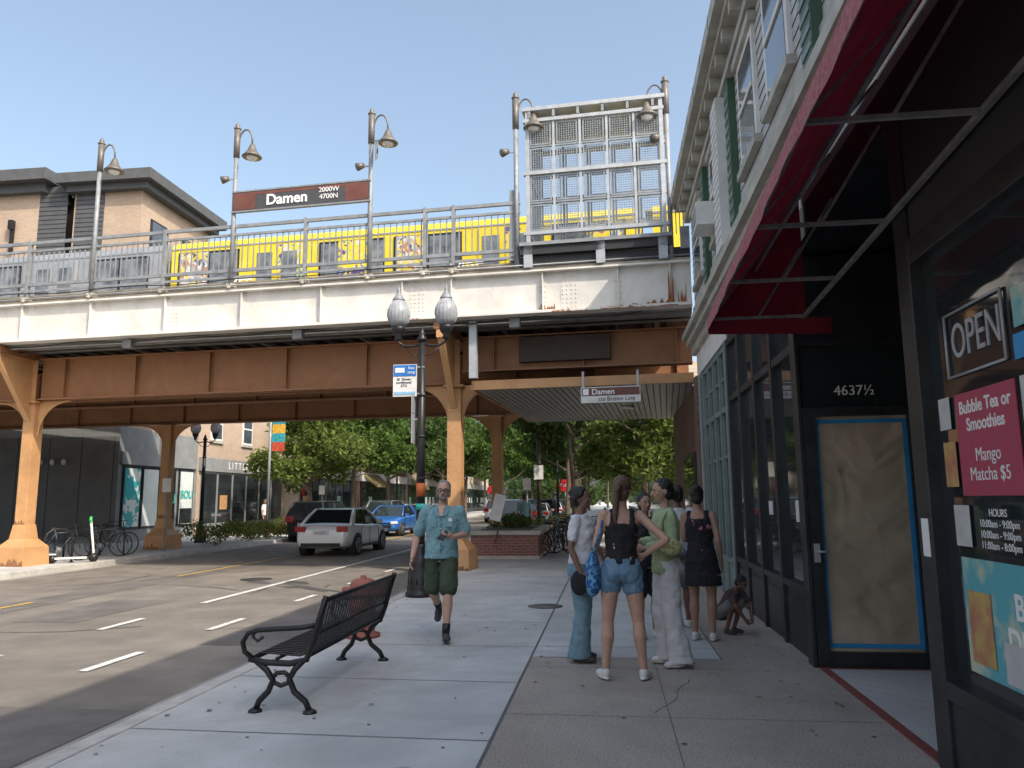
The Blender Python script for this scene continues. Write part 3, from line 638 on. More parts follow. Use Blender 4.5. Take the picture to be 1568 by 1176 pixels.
# ------------------------------------------------------------------ left-hand buildings
TAN=brick('tan_brick',(.42,.29,.20),(.48,.36,.26),(.38,.33,.28)); RED=brick('red_brick',(.26,.11,.07),(.32,.14,.09),(.28,.23,.2)); CRM=brick('cream_brick',(.48,.39,.29),(.54,.45,.34),(.44,.4,.35))
M_dgr=mat('dark_grey_siding',(.085,.09,.095),.7,0,.12,3); M_mgr=mat('mid_grey_panel',(.23,.24,.245),.7,0,.12,2)
b=B('apartment_building')
b.part('walls')
b.box(-45,-23.9,29,50,4.6,15.2,TAN); b.box(-23.9,-22.4,30.5,50,4.6,15.0,M_dgr); b.box(-22.4,-19.3,29.02,34.5,4.6,15.0,TAN); b.box(-22.3,-21.0,28.98,29.019,4.6,14.9,M_dgr)
b.box(-24.0,-22.7,28.98,28.999,4.6,15.1,M_dgr)
b.box(-45,-19.3,28.6,34.5,0,4.6,M_mgr)
b.box(-45,-19.28,28.58,28.599,0,4.2,mat('ground_floor_panel',(.14,.145,.15),.6,0,.12,1.5,grime=.2))
for k in range(14): b.box(-19.5-k*1.4,-19.48-k*1.4,28.57,28.579,0,4.2,M_blk)
b.part('cornice',bevel=.03)
b.box(-45.5,-23.3,28.3,50,15.2,15.7,M_dgr); b.box(-22.9,-18.6,28.4,35,15.0,15.45,M_dgr); b.box(-23.3,-22.0,30,50,15.0,15.3,M_dgr)
b.box(-22.6,-18.9,28.7,34.8,14.7,14.998,M_dgr); b.box(-45,-23.6,28.7,49,14.8,15.198,M_dgr)
z=5
while z<14.8: b.box(-24.0,-22.7,28.965,28.979,z,z+.02,M_blk); b.box(-22.3,-21.0,28.965,28.979,z,z+.02,M_blk); z+=.2
b.part('windows')
for x in (-27.5,-31): 
    for z in (5.5,8.5,11.8): b.box(x-.6,x+.6,28.93,28.99,z,z+1.9,M_blkf); b.box(x-.52,x+.52,28.9,28.929,z+.08,z+1.8,M_glass2)
for y in (30.3,32.8):
    for z in (5.5,8.5,11.8): b.box(-19.299,-19.24,y-.6,y+.6,z,z+1.9,M_blkf); b.box(-19.239,-19.21,y-.52,y+.52,z+.08,z+1.8,M_glass2); b.box(-19.299,-19.15,y-.7,y+.7,z-.14,z-.01,M_whitep)
b.box(-25.2,-25.0,28.7,28.9,13.2,13.6,M_blk); b.box(-25.15,-25.05,28.8,28.95,12.2,13.2,M_blk)
for x in (-21.5,-22,-22.5): b.sph((x,28.4,3.2),(.1,.1,.13),M_lt,8,6)
b.part('storefront')
xf=-19.3
b.box(xf,xf+.06,28.7,34.4,0,.5,M_mgr); b.box(xf,xf+.12,28.7,34.4,3.1,3.6,M_mgr)
M_post=mat('teal_window_graphic',(.04,.40,.42),.4,0,.1,2.0,col2=(.7,.74,.72),thr=(.49,.51)); M_wgl=mat('window_sheer',(.62,.68,.66),.25,0,.10,1)
for i,y in enumerate((28.9,30.2,31.5,33.0)):
    b.box(xf+.0,xf+.08,y,y+1.2,.5,3.05,M_blkf); b.box(xf+.081,xf+.09,y+.07,y+1.12,.6,2.95,M_post if i==0 else (M_wgl if i in (1,3) else M_glass))
b.box(xf+.0905,xf+.094,33.1,34.1,.62,1.3,M_glass)
M_tll=mat('teal_letters',(.02,.45,.38),.5)
b.text('BOU',.55,(xf+.11,32.1,1.7),M_tll,rot=(90,0,90),ex=.004,off=.01); b.text('BOU',.5,(xf+.11,33.6,1.9),M_tll,rot=(90,0,90),ex=.004,off=.01)
b.finish()
def shop(name,xf,sg,y0,y1,H,wm,fm,depth=14,gr=M_blkf,fas=3.4,nw=None,seed=0,sign=None):
    R=random.Random(seed); b=B(name); b.part('walls')
    xa,xb=(xf-depth,xf) if sg>0 else (xf,xf+depth)
    b.box(xa,xb,y0,y1,0,H,wm)
    def ob(d0,d1,ya,yb,z0,z1,m):
        a,c=xf+sg*d0,xf+sg*d1; b.box(min(a,c),max(a,c),ya,yb,z0,z1,m)
    b.part('cornice',bevel=.02); ob(.001,.25,y0,y1,H-.1,H+.15,fm); ob(.001,.15,y0,y1,H-.5,H-.35,fm); b.box(xa,xb,y0,y1,H+.001,H+.3,wm)
    b.part('storefront'); ob(.001,.1,y0+.2,y1-.2,.0,.5,gr); ob(.001,.16,y0+.1,y1-.1,fas-.35,fas+.3,fm if not sign else M_mgr)
    if sign: b.text(sign,.5,(xf+sg*.165,(y0+y1)/2,fas-.02),M_txt,rot=(90,0,90*sg),ex=.004)
    n=max(2,int((y1-y0)/1.6)); 
    for i in range(n):
        ya=y0+.3+i*(y1-y0-.6)/n; yb=y0+.3+(i+1)*(y1-y0-.6)/n
        ob(.001,.07,ya+.04,yb-.04,.5,fas-.36,gr); ob(.071,.08,ya+.1,yb-.1,.56,fas-.45,R.choice([M_glass,M_glass,M_glass2]))
        if R.random()<.4: ob(.0805,.084,ya+.3,yb-.5,1.2,1.9,R.choice([M_pw,M_py,M_tl]))
    aw=R.choice([None,(.03,.10,.06),(.3,.24,.12)]) if seed>=3 else None
    if aw:
        m=mat('awning_%d'%seed,aw,.8); yA=y0+1; yB=y0+4.5; a=xf; c=xf+sg*1.1
        b.part('awning'); b.prism([(a+sg*.165,yA,fas+.2),(c,yA,fas-.6),(c,yA,fas-.8),(a+sg*.165,yA,fas-.0)],(0,yB-yA,0),m)
    b.part('windows'); z=fas+1.2; m=nw or max(2,int((y1-y0)/2.6))
    while z+1.9<H:
        for i in range(m):
            yc=y0+(i+.5)*(y1-y0)/m
            ob(.001,.05,yc-.55,yc+.55,z,z+1.7,M_whitep); ob(.051,.058,yc-.46,yc+.46,z+.09,z+.8,M_glass2); ob(.051,.058,yc-.46,yc+.46,z+.88,z+1.6,M_glass2)
            ob(.001,.1,yc-.65,yc+.65,z-.14,z-.01,fm); ob(.001,.08,yc-.65,yc+.65,z+1.71,z+1.9,fm)
        z+=3.2
    b.finish()
shop('brick_shop',-19.3,1,34.6,44.5,7.5,TAN,M_corn,seed=1,gr=M_mgr,sign='L I T T L E   G O A T')
shop('brick_shop',-18.5,1,44.8,56,9,CRM,M_corn,seed=2); shop('brick_shop',-18.5,1,56.3,70,7.5,RED,M_whitep,seed=3)
shop('brick_shop',-18.5,1,70.3,92,10,TAN,M_corn,seed=4); shop('brick_shop',-18.5,1,92.3,120,8,CRM,M_corn,seed=5)
shop('brick_shop',3.2,-1,34,44,7.0,CRM,M_corn,seed=6); shop('brick_shop',3.2,-1,44.3,60,9,TAN,M_corn,seed=7)
shop('brick_shop',3.2,-1,60.3,84,8,RED,M_corn,seed=8); shop('brick_shop',3.2,-1,84.3,120,9,CRM,M_corn,seed=9)
shop('brick_shop',-19.3,1,-6,5,9,RED,M_corn,seed=10); shop('brick_shop',-19.3,1,5.3,14.2,8,TAN,M_corn,seed=11); shop('brick_shop',-19.3,1,-22,-6.3,11,CRM,M_corn,seed=12)

# ------------------------------------------------------------------ trees
def leafmat(name,c1,c2):
    m=D.materials.new(name); m.use_nodes=True; n=m.node_tree.nodes; l=m.node_tree.links
    n.remove(n['Principled BSDF']); g=n.new('ShaderNodeNewGeometry'); r=n.new('ShaderNodeValToRGB')
    r.color_ramp.elements[0].color=(*c1,1); r.color_ramp.elements[1].color=(*c2,1)
    l.new(g.outputs['Random Per Island'],r.inputs['Fac'])
    d=n.new('ShaderNodeBsdfDiffuse'); t=n.new('ShaderNodeBsdfTranslucent'); x=n.new('ShaderNodeMixShader'); x.inputs[0].default_value=.45
    l.new(r.outputs['Color'],d.inputs['Color']); l.new(r.outputs['Color'],t.inputs['Color']); l.new(d.outputs[0],x.inputs[1]); l.new(t.outputs[0],x.inputs[2])
    l.new(x.outputs[0],n['Material Output'].inputs['Surface']); return m
LM=[leafmat('leaf_a',(.05,.095,.025),(.14,.215,.055)),leafmat('leaf_b',(.045,.085,.03),(.12,.175,.06)),leafmat('leaf_c',(.07,.105,.025),(.19,.25,.07))]
M_bark=mat('bark',(.13,.105,.08),.95,0,.3,6,.6,25)
def leaves(centers,rads,n_per,size,rng):
    allv=[]
    for c,r in zip(centers,rads):
        k=int(n_per*(r/1.0)**2)
        u=rng.normal(size=(k,3)); u/=np.linalg.norm(u,axis=1)[:,None]
        p=c+u*(r*rng.uniform(.45,1.05,size=(k,1)))*np.array([1,1,.75])
        a=rng.normal(size=(k,3)); a/=np.linalg.norm(a,axis=1)[:,None]
        q=rng.normal(size=(k,3)); bb=np.cross(a,q); bb/=np.linalg.norm(bb,axis=1)[:,None]
        s=rng.uniform(.6,1.2,size=(k,1))*size
        v=np.stack([p-a*s-bb*s*.1,p-bb*s*.55,p+a*s,p+bb*s*.55],axis=1)
        allv.append(v.reshape(-1,3))
    v=np.concatenate(allv); n=len(v)//4
    return v,np.arange(n*4).reshape(n,4)
def tree_variant(seed,H,R,lm,lsize=.16,nper=260,base=.35):
    rng=np.random.default_rng(seed); rr=random.Random(seed)
    t=B('tv'); hb=H*base
    pts=[(0,0,-.1),(.03,.02,hb*.5),(rr.uniform(-.1,.1),.05,hb),(rr.uniform(-.2,.2),rr.uniform(-.2,.2),H*.6),(0,0,H*.85)]
    t.tube(pts,.1,M_bark,9,rs=[.2,.15,.13,.09,.03])
    cs=[];rs=[]
    for i in range(13):
        a=i*2.4+rr.uniform(-.3,.3); z0=hb+ (H*.4)*rr.random(); ln=R*rr.uniform(.55,1.0); zz=z0+ln*rr.uniform(.25,.8)
        e=(math.cos(a)*ln,math.sin(a)*ln,zz); mid=(e[0]*.5,e[1]*.5,z0+(zz-z0)*.35)
        t.tube([(0,0,z0),mid,e],.05,M_bark,6,rs=[.08,.05,.015])
        cs.append(np.array(e)); rs.append(rr.uniform(.7,1.15)*R/3)
        for k in range(2):
            cs.append(np.array(e)*np.array([.7,.7,1])+rng.normal(size=3)*R*.22); rs.append(rr.uniform(.5,1.0)*R/3.2)
    for i in range(9): cs.append(np.array([rng.normal()*R*.3,rng.normal()*R*.3,H*rr.uniform(.7,.98)])); rs.append(rr.uniform(.6,1)*R/3)
    v,f=leaves(cs,rs,nper,lsize,rng)
    p=t.P['body']; tm=D.meshes.new('trunk'); tm.from_pydata(p['v'],[],p['f']); tm.materials.append(M_bark)
    lmz=D.meshes.new('foliage'); lmz.from_pydata(v.tolist(),[],f.tolist()); lmz.materials.append(lm)
    return tm,lmz
TV=[tree_variant(1,9.5,3.8,LM[0],.17,330,.3),tree_variant(2,8.5,3.5,LM[1],.17,330,.3),tree_variant(3,10.5,4.2,LM[0],.19,290,.33),tree_variant(5,7,2.8,LM[2],.14,380,.28)]
def tree(k,x,y,s=1,rot=None):
    e=D.objects.new('street_tree',None); scn.collection.objects.link(e); e.location=(x,y,0); e.rotation_euler[2]=random.uniform(0,6.28) if rot is None else rot; e.scale=(s,s,s*random.uniform(.93,1.07))
    for nme,me in (('trunk',TV[k][0]),('foliage',TV[k][1])):
        o=D.objects.new(nme,me); scn.collection.objects.link(o); o.parent=e
for i,(x,y,k,s) in enumerate([(-15,38,3,1.0),(-14.8,44,0,.85),(-14.6,51,1,1.0),(-14.6,59,2,.9),(-14.6,68,0,1),(-14.6,79,1,1.1),(-14.6,92,2,1),(-14.6,108,0,1.1),
        (-1.4,33,1,.8),(-2.2,43,0,.9),(-2.3,53,2,.85),(-2.6,64,1,1.1),(-2.6,76,0,1.1),(-2.6,90,2,1),(-2.6,106,1,1.1),(-9,128,2,1.2),(-4,132,0,1.2),(-13,134,0,1.25),(0,130,2,1.2),(1.4,28.5,3,.85),(-6.6,124,3,1.2)]):
    tree(k,x,y,s)
rng=np.random.default_rng(9); cs=[];rs=[]
for i in range(150):
    cs.append(np.array([rng.uniform(-90,80),rng.uniform(145,170),rng.uniform(1,9)])); rs.append(rng.uniform(2.2,4))
v,f=leaves(cs,rs,26,.55,rng); me=D.meshes.new('far'); me.from_pydata(v.tolist(),[],f.tolist()); me.materials.append(LM[1]); o=D.objects.new('distant_trees',me); scn.collection.objects.link(o)
def bush(x0,x1,y0,y1,z0,h,n,lm,nm='shrub_bed'):
    rng=np.random.default_rng(int(abs(x0*7+y0))+3); cs=[];rs=[]
    for i in range(n): cs.append(np.array([rng.uniform(x0,x1),rng.uniform(y0,y1),z0+h*rng.uniform(.3,.65)])); rs.append(h*rng.uniform(.35,.6))
    v,f=leaves(cs,rs,900,.055,rng); me=D.meshes.new(nm); me.from_pydata(v.tolist(),[],f.tolist()); me.materials.append(lm)
    me.materials.append(mat('red_flower',(.5,.05,.04),.7)); mi=np.zeros(len(f),dtype=np.int32); mi[rng.random(len(f))<.05]=1; me.polygons.foreach_set('material_index',mi)
    o=D.objects.new(nm,me); scn.collection.objects.link(o)
bush(-15.0,-14.0,26,34,.0,.95,30,LM[2]); bush(-15.2,-14.2,38,46,.0,.8,18,LM[0]); bush(-3.4,-2.3,21.6,24.2,.6,.6,16,LM[1]); bush(-3.2,-2.4,30,34,.0,.9,10,LM[0]); bush(-3.2,-2.4,38,46,.0,.9,14,LM[1])

b=B('brick_planter'); PB=brick('planter_brick',(.24,.075,.055),(.31,.10,.075),(.25,.21,.18))
M_cap=mat('limestone_cap',(.46,.42,.36),.8)
b.box(-3.65,-1.85,20.6,25,0,.62,PB); b.part('cap',bevel=.02); b.box(-3.72,-1.78,20.53,25.07,.622,.74,M_cap); b.part('soil'); b.box(-3.4,-2.1,20.8,24.8,.741,.76,M_ground); b.part('plinth'); b.box(-3.68,-1.82,20.57,25.02,.0,.09,M_cap); b.finish()
b=B('notice_sign'); Rr=Matrix.Rotation(rad(14),3,'Y'); b.obox((-2.9,20.45,1.35),(.3,.02,.7),Rr,M_whitep); b.part('stake'); b.obox((-2.87,20.48,.9),(.03,.03,1.0),Rr,M_wood); b.finish()

# ------------------------------------------------------------------ twin street lamps
M_globe=mat('acorn_globe',(.46,.49,.52),.12,0,.15,14,spec=.9,tl=.3)
def twinlamp(x,y,H=5.35,signs=False):
    b=B('street_lamp',Matrix.Translation((x,y,0)))
    b.part('base'); b.lathe((0,0,0),[(.24,0),(.24,.06),(.21,.09),(.22,.14),(.2,.2),(.19,.42),(.15,.5),(.16,.54),(.11,.62),(.09,.8),(.085,.84)],M_blk,20)
    for i in range(12): a=i*math.pi/6; b.cyl((math.cos(a)*.19,math.sin(a)*.19,.2),(math.cos(a)*.165,math.sin(a)*.165,.46),.02,.016,M_blk,6)
    b.part('pole'); z1=H-1.05
    b.tube([(0,0,.8),(0,0,z1)],.07,M_blk,12,rs=[.078,.06]); b.lathe((0,0,z1-.05),[(.06,0),(.09,.02),(.09,.06),(.05,.1),(.06,.13),(.03,.2),(0,.26)],M_blk,12)
    for z in (1.9,2.6,3.3): b.lathe((0,0,z),[(.075,0),(.085,.02),(.075,.04)],M_blk,12)
    b.part('arms')
    for s in (-1,1):
        b.tube([(0,0,z1-.08),(s*.15,0,z1-.12),(s*.3,0,z1-.12),(s*.4,0,z1-.06),(s*.42,0,z1+.02)],.022,M_blk,8)
        b.tube([(0,0,z1-.3),(s*.15,0,z1-.28),(s*.3,0,z1-.14)],.012,M_blk,6)
        b.lathe((s*.42,0,z1-.02),[(.03,0),(.07,.03),(.05,.08),(.1,.14),(.12,.2),(.12,.25)],M_blk,14)
    b.part('globes')
    for s in (-1,1):
        b.lathe((s*.42,0,z1+.23),[(.11,0),(.17,.09),(.195,.2),(.185,.3),(.15,.38),(.12,.44),(.1,.46)],M_globe,20)
        for i in range(20): 
            a=i*math.pi/10; b.tube([(s*.42+math.cos(a)*r,math.sin(a)*r,z1+.23+z) for r,z in [(.113,0),(.173,.09),(.198,.2),(.188,.3),(.153,.38),(.12,.44)]],.005,M_galp,4)
    b.part('finials')
    for s in (-1,1): b.lathe((s*.42,0,z1+.69),[(.105,0),(.11,.02),(.09,.05),(.05,.12),(.03,.15),(.035,.18),(.0,.27)],M_gal,14)
    if signs:
        b.part('stickers'); b.lathe((0,0,1.62),[(.078,0),(.078,.22)],mat('orange_sticker',(.6,.15,.03),.6,0,.3,30,col2=(.4,.1,.03)),12)
        b.lathe((0,0,1.4),[(.08,0),(.08,.1)],M_tll,12)
    return b.finish()
twinlamp(-3.1,12.7,5.35,True); twinlamp(-15.9,29,5.1); twinlamp(-15.2,55,5.3); twinlamp(-3.0,47,5.3)
M_sbl=mat('sign_blue',(.02,.16,.5),.5)
b=B('bus_stop_sign'); b.box(-3.58,-3.17,12.62,12.64,3.30,3.85,M_whitep); b.part('panel'); b.box(-3.57,-3.18,12.612,12.6199,3.65,3.84,M_sbl); b.box(-3.56,-3.19,12.612,12.6199,3.33,3.38,mat('sign_pale_blue',(.25,.45,.65),.5)); 
b.part('lettering'); b.text('bus\nstop',.075,(-3.26,12.606,3.75),M_txt,ex=.001); b.box(-3.54,-3.38,12.606,12.611,3.71,3.79,M_txt); b.text('50  Damen\nnorthbound\nCTA',.055,(-3.39,12.615,3.54),M_dark,ex=.003)
b.part('bracket'); b.box(-3.2,-3.04,12.641,12.66,3.79,3.82,M_gal); b.box(-3.2,-3.04,12.641,12.66,3.33,3.36,M_gal); b.finish()
b=B('parking_sign'); b.obox((-3.22,12.65,2.75),(.012,.3,.5),Matrix.Identity(3),M_galp); b.obox((-3.22,12.65,3.16),(.012,.3,.3),Matrix.Identity(3),M_galp); b.part('bracket'); b.box(-3.22,-3.1,12.68,12.70,2.9,2.93,M_gal); b.finish()

def pole(name,x,y,h,r,m): 
    b=B(name); b.part('pole'); b.tube([(x,y,0),(x,y,h)],r,m,10); b.lathe((x,y,0),[(r*2,0),(r*2,.15),(r*1.2,.25)],m,10); return b
b=pole('banner_pole',-15.0,33.0,6.2,.06,M_gal); b.part('banner'); 
for i,c in enumerate([(.5,.08,.04),(.03,.3,.35),(.6,.35,.04),(.04,.25,.3)]): b.box(-14.9,-14.3,32.98,33.0,3.8+i*.4,4.2+i*.4,mat('banner_%d'%i,c,.7,0,.4,12))
b.box(-15.,-14.25,32.97,33.01,5.42,5.46,M_gal); b.finish()
b=pole('stop_sign',-2.6,48,2.2,.03,M_gal); b.part('face'); b.prism([(-2.6+.4*math.cos(math.pi/8+i*math.pi/4),47.95,2.4+.4*math.sin(math.pi/8+i*math.pi/4)) for i in range(8)],(0,.01,0),mat('stop_red',(.55,.02,.03),.5)); b.text('STOP',.26,(-2.6,47.94,2.4),M_txt); b.finish()
b=pole('stop_sign',-9.9,66,2.2,.03,M_gal); b.part('face'); b.prism([(-9.9+.4*math.cos(math.pi/8+i*math.pi/4),65.95,2.4+.4*math.sin(math.pi/8+i*math.pi/4)) for i in range(8)],(0,.01,0),MC['stop_red']); b.finish()
b=pole('utility_pole',-2.9,33,6.8,.10,M_wood); b.part('crossarm'); b.box(-3.6,-2.2,32.95,33.05,6.2,6.3,M_wood); b.part('sign'); b.box(-3.1,-2.7,32.85,32.88,2.4,3.0,M_whitep); b.finish()
for (x,y) in ((-14.4,24),(-14.4,38),(-3.0,29)):
    b=pole('parking_meter_sign',x,y,2.4,.025,M_gal); b.part('sign'); b.box(x-.15,x+.15,y-.04,y-.03,1.9,2.35,M_whitep); b.finish()

M_hyd=mat('hydrant_red',(.36,.10,.07),.7,0,.3,14,.3,30,col2=(.28,.11,.08))
b=B('fire_hydrant',Matrix.Translation((-2.86,8.95,0))@Matrix.Diagonal((1.2,1.2,.94,1))); b.part('barrel'); b.lathe((0,0,0),[(.17,0),(.17,.04),(.12,.05),(.12,.44),(.15,.45),(.15,.49),(.13,.5),(.13,.6),(.12,.66),(.09,.69),(.03,.70),(.03,.735),(0,.74)],M_hyd,18)
b.part('caps'); b.cyl((-.2,0,.54),(.2,0,.54),.055,.055,M_hyd,12); b.cyl((0,-.05,.40),(0,-.2,.40),.085,.085,M_hyd,12)
for i in range(8): a=i*math.pi/4; b.cyl((math.cos(a)*.14,math.sin(a)*.14,.49),(math.cos(a)*.14,math.sin(a)*.14,.52),.014,.014,M_hyd,6)
b.finish()

# ------------------------------------------------------------------ bench
b=B('park_bench')
prof=[(-2.72,.385),(-2.66,.415),(-2.5,.405),(-2.34,.395),(-2.27,.42),(-2.235,.50),(-2.20,.64),(-2.17,.78),(-2.135,.82)]
b.part('slats')
y=5.82
while y<7.62:
    for a,c in zip(prof[:-1],prof[1:]):
        d=V((c[0]-a[0],0,c[1]-a[1])); n=V((-d.z,0,d.x)).normalized()*.004
        p=[V((a[0],y,a[1]))-n,V((a[0],y+.026,a[1]))-n,V((c[0],y+.026,c[1]))-n,V((c[0],y,c[1]))-n]
        b.add(p+[q+2*n for q in p],[(0,1,2,3),(4,5,6,7),(0,1,5,4),(1,2,6,5),(2,3,7,6),(3,0,4,7)],M_blk)
    y+=.064
b.part('rails')
for x,z,r in ((-2.71,.375,.018),(-2.27,.40,.016),(-2.145,.81,.02),(-2.215,.56,.012),(-2.5,.385,.014)): b.tube([(x,5.76,z),(x,7.68,z)],r,M_blk,8)
b.part('end_frames')
for y in (5.77,7.67):
    def arc(pts,r): b.tube([(p[0],y,p[1]) for p in pts],r,M_blk,8)
    arc([(-2.72,.38),(-2.60,.355),(-2.4,.35),(-2.27,.38),(-2.22,.52),(-2.18,.68),(-2.13,.84)],.024)
    arc([(-2.66,.36),(-2.58,.30),(-2.53,.23),(-2.56,.15),(-2.63,.08),(-2.655,.02)],.024)
    arc([(-2.30,.37),(-2.36,.31),(-2.40,.24),(-2.36,.15),(-2.27,.08),(-2.24,.02)],.024)
    arc([(-2.54,.24),(-2.50,.28),(-2.44,.285),(-2.39,.25)],.018); arc([(-2.54,.22),(-2.465,.19),(-2.39,.22)],.018)
    arc([(-2.69,.38),(-2.76,.43),(-2.78,.50),(-2.74,.565),(-2.66,.59),(-2.5,.60),(-2.33,.61),(-2.20,.63)],.02)
    arc([(-2.68,.59),(-2.70,.54),(-2.66,.51),(-2.62,.54)],.013)
    for x in (-2.66,-2.235): b.lathe((x,y,0),[(.055,0),(.05,.015),(.025,.03)],M_blk,10)
b.finish()

# ------------------------------------------------------------------ bicycles, scooter, racks
def bike(x,y,h,c):
    b=B('bicycle',Matrix.Translation((x,y,0))@Matrix.Rotation(rad(h),4,'Z')); m=mat('bike_paint_%s'%c[0],c[1],.4)
    b.part('wheels')
    for cx in (-.52,.52):
        b.tube([(cx+.33*math.cos(a),0,.34+.33*math.sin(a)) for a in [2*math.pi*i/24 for i in range(25)]],.018,M_blk,6)
        for i in range(10): a=math.pi*i/10; b.bar((cx+.32*math.cos(a),0,.34+.32*math.sin(a)),(cx-.32*math.cos(a),0,.34-.32*math.sin(a)),.004,.004,M_gal)
    b.part('frame')
    for p,q in [((-.52,0,.34),(-.08,0,.3)),((-.08,0,.3),(.36,0,.78)),((-.08,0,.3),(-.22,0,.82)),((-.2,0,.76),(.35,0,.8)),((-.52,0,.34),(-.2,0,.76)),((.52,0,.34),(.36,0,.85)),((.36,0,.85),(.34,0,.98))]: b.tube([p,q],.016,m,8)
    b.tube([(.3,-.28,1.0),(.36,-.12,1.02),(.36,.12,1.02),(.3,.28,1.0)],.013,M_blk,6)
    b.sph((-.24,0,.9),(.13,.06,.035),M_blk,10,6); b.tube([(-.22,0,.8),(-.24,0,.89)],.013,M_gal,6); b.cyl((-.08,-.02,.3),(-.08,.02,.3),.09,.09,M_gal,14); b.bar((-.08,.08,.3),(.05,.08,.18),.02,.02,M_gal); b.bar((-.08,-.08,.3),(-.21,-.08,.42),.02,.02,M_gal)
    b.finish()
def rack(x,y,h):
    b=B('bike_rack',Matrix.Translation((x,y,0))@Matrix.Rotation(rad(h),4,'Z')); b.part('hoop'); b.tube([(-.35,0,0),(-.35,0,.6),(-.3,0,.78),(-.15,0,.88),(.15,0,.88),(.3,0,.78),(.35,0,.6),(.35,0,0)],.03,M_blk,8); b.part('feet')
    for s in(-.35,.35): b.lathe((s,0,0),[(.07,0),(.07,.012),(.03,.02)],M_blk,10)
    b.finish()
bike(-14.9,21.6,10,('a',(.1,.1,.11))); bike(-15.1,22.3,4,('b',(.03,.04,.05))); bike(-14.7,19.6,70,('c',(.04,.06,.07)))
rack(-14.8,21.9,10); rack(-15.2,20.9,20); rack(-14.5,19.2,60); rack(-1.5,23.6,70); rack(-1.5,26.0,70)
bike(-1.45,22.0,35,('d',(.04,.04,.05))); bike(-1.1,22.9,15,('c',0)); bike(-1.5,24,70,('d',0)); bike(-1.2,25.4,50,('e',(.03,.05,.12))); bike(-1.8,27.4,80,('f',(.1,.1,.1))); bike(-1.3,28.5,60,('b',0)); bike(-.7,24.0,30,('a',0)); bike(-2.2,29.5,20,('e',0))
b=B('electric_scooter',Matrix.Translation((-14.1,19.3,0))@Matrix.Rotation(rad(35),4,'Z')); MG=mat('scooter_green',(.05,.6,.14),.5)
b.part('deck',bevel=.01); b.box(-.45,.3,-.08,.08,.1,.15,M_whitep); b.part('stem'); b.tube([(.35,0,.12),(.45,0,.25),(.33,0,1.12)],.03,M_whitep,8); b.tube([(.33,-.25,1.12),(.33,.25,1.12)],.018,MG,8); b.box(.3,.36,-.06,.06,1.05,1.2,MG)
b.part('wheels'); b.cyl((.45,-.03,.12),(.45,.03,.12),.12,.12,M_blk,16); b.cyl((-.5,-.03,.11),(-.5,.03,.11),.11,.11,M_blk,16); b.box(-.62,-.42,-.05,.05,.22,.25,M_whitep); b.finish()

